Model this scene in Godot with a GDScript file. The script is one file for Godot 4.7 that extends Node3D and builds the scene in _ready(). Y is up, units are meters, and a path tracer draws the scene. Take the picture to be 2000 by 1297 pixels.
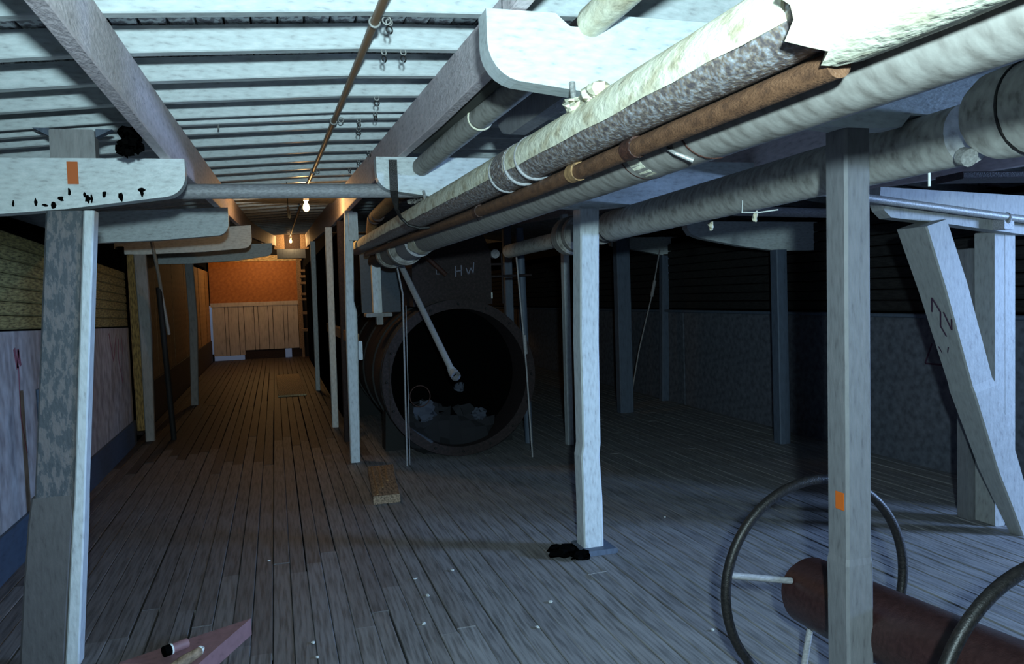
extends Node3D
# Lower deck of an old wooden steamer. l = metres to the right of the camera, h = metres above the deck, t = metres ahead: P(l, h, t).

var rng := RandomNumberGenerator.new()
var M := {}
var used := {}

func P(l: float, h: float, t: float) -> Vector3:
	return Vector3(l, h, -t)

# ---------------------------------------------------------------- geometry
func mb() -> SurfaceTool:
	var st := SurfaceTool.new()
	st.begin(Mesh.PRIMITIVE_TRIANGLES)
	return st

func tri(st: SurfaceTool, a: Vector3, b: Vector3, c: Vector3, na: Vector3, nb: Vector3, nc: Vector3) -> void:
	if (b - a).cross(c - a).dot(na + nb + nc) > 0.0:
		var s := b
		b = c
		c = s
		s = nb
		nb = nc
		nc = s
	st.set_normal(na)
	st.add_vertex(a)
	st.set_normal(nb)
	st.add_vertex(b)
	st.set_normal(nc)
	st.add_vertex(c)

func face(st: SurfaceTool, pts: PackedVector3Array, out: Vector3) -> void:
	for i in range(1, pts.size() - 1):
		tri(st, pts[0], pts[i], pts[i + 1], out, out, out)

func mid(r: PackedVector3Array) -> Vector3:
	var c := Vector3.ZERO
	for p in r:
		c += p
	return c / r.size()

func loft(st: SurfaceTool, rings: Array, smooth := false, caps := true, closed := true) -> void:
	var n: int = rings[0].size()
	for i in rings.size() - 1:
		var a: PackedVector3Array = rings[i]
		var b: PackedVector3Array = rings[i + 1]
		var ca := mid(a)
		var cb := mid(b)
		for j in (n if closed else n - 1):
			var k := (j + 1) % n
			if smooth:
				var ax := (cb - ca).normalized()
				var n0 := side(a[j] - ca, ax)
				var n1 := side(a[k] - ca, ax)
				var n2 := side(b[k] - cb, ax)
				var n3 := side(b[j] - cb, ax)
				tri(st, a[j], a[k], b[k], n0, n1, n2)
				tri(st, a[j], b[k], b[j], n0, n2, n3)
			else:
				var nn := (a[k] - a[j]).cross(b[j] - a[j])
				if nn.length() < 1e-12:
					nn = (b[k] - a[j]).cross(b[j] - a[j])
				nn = nn.normalized()
				if nn.dot(a[j] + a[k] + b[j] + b[k] - 2.0 * ca - 2.0 * cb) < 0.0:
					nn = -nn
				tri(st, a[j], a[k], b[k], nn, nn, nn)
				tri(st, a[j], b[k], b[j], nn, nn, nn)
	if caps:
		var f: PackedVector3Array = rings[0]
		var l: PackedVector3Array = rings[rings.size() - 1]
		var d := (mid(l) - mid(f)).normalized()
		fan(st, f, -d)
		fan(st, l, d)

func fan(st: SurfaceTool, r: PackedVector3Array, out: Vector3) -> void:
	var c := mid(r)
	for j in r.size():
		tri(st, c, r[j], r[(j + 1) % r.size()], out, out, out)

func side(v: Vector3, ax: Vector3) -> Vector3:
	v = v - ax * v.dot(ax)
	return v.normalized() if v.length() > 1e-9 else ax

func rect(c: Vector3, u: Vector3, v: Vector3, ch: float) -> PackedVector3Array:
	var du := u.normalized() * ch
	var dv := v.normalized() * ch
	return PackedVector3Array([c + u - dv * -1.0 * 0.0 + v * 1.0 - du, c + u + v - dv, c + u - v + dv, c + u - v - du, c - u - v + du, c - u - v + dv, c - u + v - dv, c - u + v + du])

# a chamfered bar from a to b, w across, hh along «up»
func bar(st: SurfaceTool, a: Vector3, b: Vector3, w: float, hh: float, up := Vector3.UP, ch := 0.006) -> void:
	var d := (b - a).normalized()
	var r := d.cross(up)
	if r.length() < 1e-4:
		r = d.cross(Vector3.RIGHT)
	r = r.normalized()
	var v := r.cross(d).normalized()
	ch = minf(ch, minf(w, hh) * 0.3)
	loft(st, [rect(a, r * w / 2.0, v * hh / 2.0, ch), rect(b, r * w / 2.0, v * hh / 2.0, ch)])

func box(st: SurfaceTool, lo: Vector3, hi: Vector3, ch := 0.006) -> void:
	var c := (lo + hi) / 2.0
	var s := (hi - lo).abs()
	bar(st, Vector3(c.x, c.y, minf(lo.z, hi.z)), Vector3(c.x, c.y, maxf(lo.z, hi.z)), s.x, s.y, Vector3.UP, minf(ch, s.z))

func ring(c: Vector3, ax: Vector3, r: float, seg: int, a0 := 0.0, a1 := TAU) -> PackedVector3Array:
	ax = ax.normalized()
	var u := ax.cross(Vector3.UP)
	if u.length() < 0.05:
		u = ax.cross(Vector3.RIGHT)
	u = u.normalized()
	var v := u.cross(ax).normalized()
	var out := PackedVector3Array()
	var whole := absf(a1 - a0 - TAU) < 1e-4
	for i in (seg if whole else seg + 1):
		var a := a0 + (a1 - a0) * i / seg
		out.append(c + (u * cos(a) + v * sin(a)) * r)
	return out

func tube(st: SurfaceTool, pts: Array, rad, seg := 16, caps := true, bump := 0.0) -> void:
	var rings := []
	for i in pts.size():
		var d: Vector3 = pts[mini(i + 1, pts.size() - 1)] - pts[maxi(i - 1, 0)]
		var r: float = rad[i] if rad is Array else rad
		var g := ring(pts[i], d, r, seg)
		if bump > 0.0:
			for j in g.size():
				g[j] = pts[i] + (g[j] - pts[i]) * (1.0 + rng.randf_range(-bump, bump))
		rings.append(g)
	loft(st, rings, true, caps)

# many short lengths of a straight pipe so that it can be lumpy
func pipe(st: SurfaceTool, a: Vector3, b: Vector3, r: float, seg := 24, n := 1, bump := 0.0) -> void:
	var pts := []
	for i in n + 1:
		pts.append(a.lerp(b, float(i) / n))
	tube(st, pts, r, seg, true, bump)

func torus(st: SurfaceTool, c: Vector3, ax: Vector3, r: float, q: float, seg := 28, s2 := 8, a0 := 0.0, a1 := TAU) -> void:
	var g := ring(c, ax, r, seg, a0, a1)
	var pts := []
	for p in g:
		pts.append(p)
	if absf(a1 - a0 - TAU) < 1e-4:
		pts.append(g[0])
	var rings := []
	var n := pts.size()
	for i in n:
		var w: Vector3 = (pts[i] - c).normalized()
		var rr := PackedVector3Array()
		for j in s2:
			var an := TAU * j / s2
			rr.append(pts[i] + (w * cos(an) + ax.normalized() * sin(an)) * q)
		rings.append(rr)
	loft(st, rings, true, absf(a1 - a0 - TAU) > 1e-4)

# a flat outline in the l-h plane given thickness along t
func slab(st: SurfaceTool, outline: Array, t0: float, t1: float) -> void:
	var poly := PackedVector2Array()
	for p in outline:
		poly.append(Vector2(p[0], p[1]))
	var idx := Geometry2D.triangulate_polygon(poly)
	for i in range(0, idx.size(), 3):
		var q := [poly[idx[i]], poly[idx[i + 1]], poly[idx[i + 2]]]
		tri(st, P(q[0].x, q[0].y, t0), P(q[1].x, q[1].y, t0), P(q[2].x, q[2].y, t0), Vector3.BACK, Vector3.BACK, Vector3.BACK)
		tri(st, P(q[0].x, q[0].y, t1), P(q[1].x, q[1].y, t1), P(q[2].x, q[2].y, t1), Vector3.FORWARD, Vector3.FORWARD, Vector3.FORWARD)
	var cw := Geometry2D.is_polygon_clockwise(poly)
	for i in poly.size():
		var a := poly[i]
		var b := poly[(i + 1) % poly.size()]
		var e := b - a
		var n := Vector3(e.y, -e.x, 0).normalized() * (-1.0 if cw else 1.0)
		face(st, PackedVector3Array([P(a.x, a.y, t0), P(b.x, b.y, t0), P(b.x, b.y, t1), P(a.x, a.y, t1)]), n)

func lump(st: SurfaceTool, c: Vector3, s: Vector3, rough: float, nu := 10, nv := 7, spike := 0.0) -> void:
	var rows := []
	for j in nv + 1:
		var row := PackedVector3Array()
		var th := PI * j / nv
		for i in nu:
			var ph := TAU * i / nu
			var k := 1.0 + rng.randf_range(-rough, rough) + (spike if (i + j) % 2 == 0 else 0.0)
			if j == 0 or j == nv:
				k = 1.0
			row.append(c + Vector3(sin(th) * cos(ph) * s.x, cos(th) * s.y, sin(th) * sin(ph) * s.z) * k)
		rows.append(row)
	loft(st, rows, false, false)

# ---------------------------------------------------------------- objects
func numbered(called: String) -> String:
	var n: int = used.get(called, 0)
	used[called] = n + 1
	return called if n == 0 else "%s_%03d" % [called, n]

func thing(called: String, label: String, category: String, at := Vector3.ZERO, group := "") -> Node3D:
	var o := Node3D.new()
	o.name = numbered(called)
	add_child(o, true)
	o.position = at
	o.set_meta("label", label)
	o.set_meta("category", category)
	if group:
		o.set_meta("group", group)
	return o

func shell(called: String, label: String) -> Node3D:
	var o := Node3D.new()
	o.name = called
	add_child(o, true)
	o.set_meta("label", label)
	o.set_meta("kind", "structure")
	return o

# commits a shape that was drawn in world places as one mesh under parent
func obj(called: String, st: SurfaceTool, m: Material, parent: Node3D, label := "") -> MeshInstance3D:
	var o := MeshInstance3D.new()
	var base := Vector3.ZERO
	var p := parent
	while p != self and p != null:
		base += p.position
		p = p.get_parent()
	var am := st.commit()
	if base != Vector3.ZERO:
		var arr := am.surface_get_arrays(0)
		var v: PackedVector3Array = arr[Mesh.ARRAY_VERTEX]
		for i in v.size():
			v[i] -= base
		arr[Mesh.ARRAY_VERTEX] = v
		am = ArrayMesh.new()
		am.add_surface_from_arrays(Mesh.PRIMITIVE_TRIANGLES, arr)
	o.mesh = am
	o.name = called
	o.material_override = m
	parent.add_child(o, true)
	if label:
		o.set_meta("label", label)
	return o

func place(m: Mesh, called: String, mat: Material, parent: Node3D, at: Vector3) -> MeshInstance3D:
	var o := MeshInstance3D.new()
	o.mesh = m
	o.name = called
	o.material_override = mat
	o.position = at
	parent.add_child(o, true)
	return o

# ---------------------------------------------------------------- materials
func noise_tex(freq: float, ramp: Array, seed_n: int, kind := FastNoiseLite.TYPE_SIMPLEX_SMOOTH, oct := 5, size := 512, gain := 0.5) -> NoiseTexture2D:
	var n := FastNoiseLite.new()
	n.seed = seed_n
	n.noise_type = kind
	n.frequency = freq
	n.fractal_octaves = oct
	n.fractal_gain = gain
	var t := NoiseTexture2D.new()
	t.width = size
	t.height = size
	t.seamless = true
	t.noise = n
	var g := Gradient.new()
	var offs := PackedFloat32Array()
	var cols := PackedColorArray()
	for r in ramp:
		offs.append(r[0])
		cols.append(r[1])
	g.offsets = offs
	g.colors = cols
	t.color_ramp = g
	return t

func bump_tex(freq: float, seed_n: int, strength: float, oct := 4) -> NoiseTexture2D:
	var n := FastNoiseLite.new()
	n.seed = seed_n
	n.frequency = freq
	n.fractal_octaves = oct
	var t := NoiseTexture2D.new()
	t.width = 512
	t.height = 512
	t.seamless = true
	t.as_normal_map = true
	t.bump_strength = strength
	t.noise = n
	return t

func mat(tex: Texture2D, tint: Color, rough: float, scale := Vector3.ONE, normal: Texture2D = null, nscale := 0.5, metal := 0.0) -> StandardMaterial3D:
	var m := StandardMaterial3D.new()
	m.albedo_color = tint
	m.roughness = rough
	m.metallic = metal
	if tex:
		m.albedo_texture = tex
	m.uv1_triplanar = true
	m.uv1_world_triplanar = true
	m.uv1_scale = scale
	if normal:
		m.normal_enabled = true
		m.normal_texture = normal
		m.normal_scale = nscale
	return m

func materials() -> void:
	var scuff := noise_tex(0.012, [[0.0, Color(0.72, 0.73, 0.74)], [0.27, Color(0.89, 0.9, 0.9)], [0.55, Color(0.93, 0.95, 0.95)], [1.0, Color(1, 1, 1)]], 3)
	var grain := noise_tex(0.02, [[0.0, Color(0.4, 0.38, 0.36)], [0.4, Color(0.75, 0.74, 0.72)], [0.7, Color(0.93, 0.93, 0.92)], [1.0, Color(1, 1, 1)]], 7, FastNoiseLite.TYPE_SIMPLEX_SMOOTH, 5)
	var wear := noise_tex(0.014, [[0.0, Color(0.6, 0.6, 0.6)], [0.4, Color(0.84, 0.84, 0.84)], [0.6, Color(0.93, 0.93, 0.93)], [1.0, Color(1, 1, 1)]], 8)
	var bump := bump_tex(0.03, 5, 3.0)
	var fine := bump_tex(0.07, 9, 4.0)
	# painted wood; the grain runs across the ship, along it, or upright
	M.paint_x = mat(scuff, Color(0.87, 0.88, 0.88), 0.42, Vector3(2.2, 7, 7), bump, 0.4)
	M.paint_z = mat(scuff, Color(0.92, 0.85, 0.86), 0.6, Vector3(5, 5, 1.5), bump, 0.6)
	M.paint_y = mat(scuff, Color(0.84, 0.85, 0.86), 0.5, Vector3(7, 2.0, 7), bump, 0.4)
	M.paint_dull = mat(scuff, Color(0.6, 0.58, 0.58), 0.6, Vector3(4, 1.0, 4), bump, 0.6)
	M.paint_blue = mat(scuff, Color(0.36, 0.4, 0.47), 0.6, Vector3(4, 1.0, 4), bump, 0.6)
	M.flaked = mat(noise_tex(0.011, [[0.0, Color(0.34, 0.37, 0.4)], [0.47, Color(0.39, 0.42, 0.45)], [0.52, Color(0.53, 0.52, 0.53)], [1.0, Color(0.6, 0.57, 0.57)]], 21, FastNoiseLite.TYPE_SIMPLEX_SMOOTH, 7, 512, 0.68), Color(0.76, 0.75, 0.75), 0.65, Vector3(4.5, 1.8, 4.5), bump, 0.6)
	M.deckhead = mat(noise_tex(0.02, [[0.0, Color(0.36, 0.34, 0.36)], [0.45, Color(0.52, 0.5, 0.54)], [0.55, Color(0.8, 0.82, 0.84)], [1.0, Color(0.86, 0.86, 0.88)]], 31), Color(1, 1, 1), 0.6, Vector3(3, 3, 2))
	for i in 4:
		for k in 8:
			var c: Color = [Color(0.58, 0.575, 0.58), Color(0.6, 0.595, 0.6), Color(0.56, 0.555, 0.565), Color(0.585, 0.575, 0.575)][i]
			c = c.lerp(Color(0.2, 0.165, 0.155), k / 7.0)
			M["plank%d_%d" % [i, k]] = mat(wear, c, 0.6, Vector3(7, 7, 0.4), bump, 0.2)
	M.black = mat(null, Color(0.03, 0.03, 0.03), 1.0)
	M.black.specular_mode = BaseMaterial3D.SPECULAR_DISABLED
	M.void = mat(null, Color(0.09, 0.09, 0.1), 0.95)
	M.canvas = mat(noise_tex(0.01, [[0.0, Color(0.7, 0.65, 0.56)], [0.3, Color(0.86, 0.83, 0.76)], [0.55, Color(0.94, 0.93, 0.88)], [1.0, Color(0.98, 0.97, 0.93)]], 41), Color(0.95, 0.94, 0.88), 0.8, Vector3(3, 3, 1.6), bump, 0.8)
	M.canvas_grey = mat(noise_tex(0.01, [[0.0, Color(0.5, 0.47, 0.44)], [0.4, Color(0.75, 0.73, 0.7)], [1.0, Color(0.92, 0.91, 0.88)]], 42), Color(0.68, 0.67, 0.66), 0.8, Vector3(3, 3, 5), bump, 0.22)
	M.canvas_dim = mat(noise_tex(0.01, [[0.0, Color(0.5, 0.49, 0.47)], [0.4, Color(0.75, 0.74, 0.72)], [1.0, Color(0.9, 0.9, 0.88)]], 43), Color(0.82, 0.81, 0.79), 0.85, Vector3(3, 3, 4), bump, 0.22)
	M.mottled = mat(noise_tex(0.035, [[0.0, Color(0.27, 0.26, 0.29)], [0.4, Color(0.42, 0.39, 0.39)], [0.52, Color(0.55, 0.49, 0.42)], [0.66, Color(0.62, 0.63, 0.66)], [1.0, Color(0.9, 0.92, 0.94)]], 51, FastNoiseLite.TYPE_SIMPLEX_SMOOTH, 5), Color(1, 0.98, 0.97), 0.42, Vector3(4, 4, 2.6), fine, 0.35)
	M.rust = mat(noise_tex(0.02, [[0.0, Color(0.14, 0.07, 0.05)], [0.5, Color(0.3, 0.17, 0.12)], [1.0, Color(0.42, 0.3, 0.24)]], 52), Color(0.8, 0.75, 0.72), 0.6, Vector3(4, 4, 4), fine, 0.8)
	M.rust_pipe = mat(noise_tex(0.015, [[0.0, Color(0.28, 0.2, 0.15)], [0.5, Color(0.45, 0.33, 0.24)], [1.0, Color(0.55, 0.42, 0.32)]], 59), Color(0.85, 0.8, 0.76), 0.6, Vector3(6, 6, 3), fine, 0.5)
	M.rust_dim = mat(noise_tex(0.02, [[0.0, Color(0.11, 0.07, 0.07)], [0.5, Color(0.2, 0.14, 0.14)], [1.0, Color(0.3, 0.24, 0.24)]], 53), Color(0.75, 0.7, 0.72), 0.75, Vector3(3, 3, 3), fine, 0.8)
	M.iron = mat(noise_tex(0.03, [[0.0, Color(0.1, 0.1, 0.1)], [1.0, Color(0.3, 0.27, 0.26)]], 54), Color(0.8, 0.8, 0.8), 0.45, Vector3(5, 5, 5), fine, 0.6, 0.4)
	M.black_iron = mat(noise_tex(0.03, [[0.0, Color(0.1, 0.1, 0.11)], [1.0, Color(0.25, 0.25, 0.26)]], 55), Color(0.45, 0.45, 0.47), 0.7, Vector3(4, 4, 4), fine, 0.6)
	M.steel = mat(noise_tex(0.03, [[0.0, Color(0.5, 0.5, 0.5)], [1.0, Color(0.85, 0.85, 0.85)]], 56), Color(0.85, 0.84, 0.82), 0.45, Vector3(6, 6, 6), fine, 0.5, 0.2)
	M.galv = mat(noise_tex(0.03, [[0.0, Color(0.55, 0.55, 0.55)], [1.0, Color(0.8, 0.8, 0.8)]], 57), Color(0.85, 0.84, 0.85), 0.5, Vector3(2, 6, 6), fine, 0.4)
	M.brass = mat(null, Color(0.55, 0.43, 0.32), 0.45)
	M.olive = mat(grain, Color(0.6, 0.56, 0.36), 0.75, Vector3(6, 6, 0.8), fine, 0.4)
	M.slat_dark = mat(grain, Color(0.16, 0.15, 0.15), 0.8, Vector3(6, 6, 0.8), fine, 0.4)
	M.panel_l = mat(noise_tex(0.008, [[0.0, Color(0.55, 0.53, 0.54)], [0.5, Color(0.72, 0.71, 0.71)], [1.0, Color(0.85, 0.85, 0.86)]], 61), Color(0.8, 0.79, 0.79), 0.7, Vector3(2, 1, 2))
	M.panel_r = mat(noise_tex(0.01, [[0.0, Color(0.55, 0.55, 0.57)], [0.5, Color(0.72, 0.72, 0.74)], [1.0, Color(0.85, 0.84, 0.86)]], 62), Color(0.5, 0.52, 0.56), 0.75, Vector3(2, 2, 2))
	M.skirting = mat(scuff, Color(0.25, 0.3, 0.37), 0.6, Vector3(4, 4, 1))
	M.drum = mat(noise_tex(0.02, [[0.0, Color(0.2, 0.12, 0.11)], [1.0, Color(0.32, 0.22, 0.21)]], 58), Color(0.8, 0.75, 0.76), 0.4, Vector3(4, 4, 4), fine, 0.3)
	M.paint_dim = mat(scuff, Color(0.46, 0.45, 0.46), 0.6, Vector3(7, 1.6, 7), bump, 0.4)
	M.sleeve = mat(scuff, Color(0.38, 0.36, 0.36), 0.65, Vector3(7, 1.6, 7), bump, 0.4)
	M.paint_worn = mat(scuff, Color(0.62, 0.61, 0.6), 0.6, Vector3(6, 1.8, 6), bump, 0.4)
	M.brown = mat(grain, Color(0.72, 0.56, 0.38), 0.75, Vector3(5, 0.9, 5), fine, 0.4)
	M.brown_x = mat(grain, Color(0.92, 0.84, 0.68), 0.7, Vector3(0.9, 5, 5), fine, 0.4)
	M.tan = mat(grain, Color(0.78, 0.6, 0.33), 0.7, Vector3(6, 1, 6), fine, 0.4)
	M.orange = mat(noise_tex(0.01, [[0.0, Color(0.8, 0.75, 0.7)], [1.0, Color(1, 1, 1)]], 63), Color(0.72, 0.46, 0.22), 0.6, Vector3(2, 2, 2))
	M.wainscot = mat(scuff, Color(0.78, 0.74, 0.74), 0.7, Vector3(2, 0.5, 2))
	M.pale_wood = mat(grain, Color(0.66, 0.56, 0.46), 0.7, Vector3(5, 5, 1), fine, 0.4)
	M.light_board = mat(grain, Color(0.95, 0.85, 0.68), 0.7, Vector3(5, 5, 1), fine, 0.4)
	M.ash = mat(null, Color(0.13, 0.13, 0.15), 0.95)
	M.scrap = mat(null, Color(0.26, 0.28, 0.33), 0.9)
	M.pink = mat(scuff, Color(0.56, 0.41, 0.42), 0.6, Vector3(3, 3, 3))
	M.graffiti = mat(null, Color(0.47, 0.28, 0.33), 0.6)
	M.graffiti_dark = mat(null, Color(0.24, 0.15, 0.23), 0.6)
	M.chalk = mat(null, Color(0.46, 0.46, 0.52), 0.9)
	M.orange_tape = mat(null, Color(0.74, 0.36, 0.1), 0.6)
	M.ceramic = mat(null, Color(0.92, 0.9, 0.85), 0.3)
	M.flake = mat(null, Color(0.85, 0.86, 0.84), 0.8)
	M.web = mat(null, Color(0.5, 0.4, 0.3), 0.95)
	M.bulb = StandardMaterial3D.new()
	M.bulb.albedo_color = Color(1, 0.95, 0.85)
	M.bulb.emission_enabled = true
	M.bulb.emission = Color(1.0, 0.86, 0.6)
	M.bulb.emission_energy_multiplier = 5.0

# ---------------------------------------------------------------- the deck's shape
func camber(l: float) -> float:
	return 0.021 * (l - 1.66) * (l - 1.66)

func head(l: float, t: float) -> float:     # underside of the deck beams
	return 2.254 + 0.0366 * t - camber(l)

func lamp(called: String, label: String, at: Vector3, top: float, energy: float) -> void:
	var o := thing(called, label, "light bulb", at, "")
	var st := mb()
	pipe(st, Vector3(at.x, at.y + 0.075, at.z), Vector3(at.x, at.y + 0.125, at.z), 0.034, 16)
	pipe(st, Vector3(at.x, at.y + 0.05, at.z), Vector3(at.x, at.y + 0.076, at.z), 0.026, 16)
	obj("lamp_holder", st, M.ceramic, o, "white ceramic holder")
	st = mb()
	pipe(st, Vector3(at.x, at.y + 0.125, at.z), Vector3(at.x, top, at.z), 0.045, 12)
	obj("mount_block", st, M.rust_dim, o)
	st = mb()
	var pts := []
	var rr := []
	for q in [[0.055, 0.014], [0.03, 0.016], [0.01, 0.026], [-0.015, 0.031], [-0.035, 0.026], [-0.048, 0.014], [-0.052, 0.002]]:
		pts.append(Vector3(at.x, at.y + q[0], at.z))
		rr.append(q[1])
	tube(st, pts, rr, 16)
	obj("bulb", st, M.bulb, o, "lit bulb")
	var li := OmniLight3D.new()
	li.name = "bulb_light"
	o.add_child(li, true)
	li.light_color = Color(1.0, 0.78, 0.5)
	li.light_energy = energy
	li.light_size = 0.03
	li.omni_range = 30.0
	li.omni_attenuation = 2.0
	li.shadow_enabled = true

# a crosshead timber: outline in the l-h plane
func crosshead(outline: Array, t0: float, t1: float, label: String, group: String, m: Material) -> Node3D:
	var o := thing("crosshead_beam", label, "beam", P(outline[0][0], outline[0][1], t0), group)
	var st := mb()
	slab(st, outline, t0, t1)
	obj("timber", st, m, o)
	return o

func upright(rings: Array, label: String, m: Material, group := "posts under the deck beams") -> Node3D:
	# rings: [l, h, t, width, depth]
	var r0: Array = rings[0]
	var o := thing("support_post", label, "post", P(r0[0], r0[1], r0[2]), group)
	var st := mb()
	var rr := []
	for r in rings:
		rr.append(rect(P(r[0], r[1], r[2]), Vector3(r[3] / 2.0, 0, 0), Vector3(0, 0, r[4] / 2.0), 0.008))
	loft(st, rr)
	obj("timber", st, m, o)
	return o

func stroke(st: SurfaceTool, pts: Array, w: float, n: Vector3) -> void:
	for i in pts.size() - 1:
		bar(st, pts[i] + n * 0.001, pts[i + 1] + n * 0.001, w, 0.003, n, 0.0005)

func _ready() -> void:
	rng.seed = 11
	# ------------------------------------------------ camera, sky, light
	var cam := Camera3D.new()
	cam.name = "camera"
	add_child(cam)
	cam.position = Vector3(0, 1.5, 0)
	cam.rotation_order = EULER_ORDER_YXZ
	cam.rotation_degrees = Vector3(-3.0, -16.5, -1.9)
	cam.fov = rad_to_deg(2.0 * atan(648.5 / 1555.0))
	cam.near = 0.02
	cam.far = 200.0
	cam.current = true
	var we := WorldEnvironment.new()
	we.name = "environment"
	var env := Environment.new()
	var sky := Sky.new()
	var sm := ProceduralSkyMaterial.new()
	sm.sky_top_color = Color(0.5, 0.62, 0.85)
	sm.sky_horizon_color = Color(0.66, 0.74, 0.88)
	sm.ground_horizon_color = Color(0.6, 0.68, 0.82)
	sm.ground_bottom_color = Color(0.4, 0.45, 0.55)
	sm.sky_energy_multiplier = 0.6
	sm.ground_energy_multiplier = 0.6
	sm.sun_angle_max = 0.0
	sky.sky_material = sm
	env.background_mode = Environment.BG_SKY
	env.sky = sky
	env.tonemap_mode = Environment.TONE_MAPPER_LINEAR
	env.tonemap_exposure = 1.0
	env.sdfgi_enabled = true
	env.ssao_enabled = true
	env.ssil_enabled = true
	we.environment = env
	add_child(we)
	# the photographer's flash, just above the lens
	var flash := SpotLight3D.new()
	flash.name = "camera_flash"
	add_child(flash)
	flash.position = Vector3(0.03, 1.69, 0.25)
	flash.rotation_degrees = Vector3(1.0, -21.0, 0)
	flash.spot_angle = 62.0
	flash.spot_angle_attenuation = 1.0
	flash.spot_range = 60.0
	flash.spot_attenuation = 2.0
	flash.light_color = Color(0.8, 0.94, 0.98)
	flash.light_energy = 13.5
	flash.light_size = 0.04
	flash.shadow_enabled = true
	# daylight through the open loading port in the right-hand side
	var day := AreaLight3D.new()
	day.name = "port_daylight"
	add_child(day)
	day.position = P(7.5, 1.75, 1.0)
	day.look_at(P(2.0, 0.9, 3.2))
	day.area_size = Vector2(0.9, 0.8)
	day.light_color = Color(0.61, 0.77, 1.0)
	day.light_energy = 54.0
	day.area_range = 40.0
	day.area_attenuation = 2.0
	day.shadow_enabled = true
	materials()
	build_shell()
	build_timbers()
	build_posts()
	build_pipes()
	build_boiler()
	build_reel()
	build_small()

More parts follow.
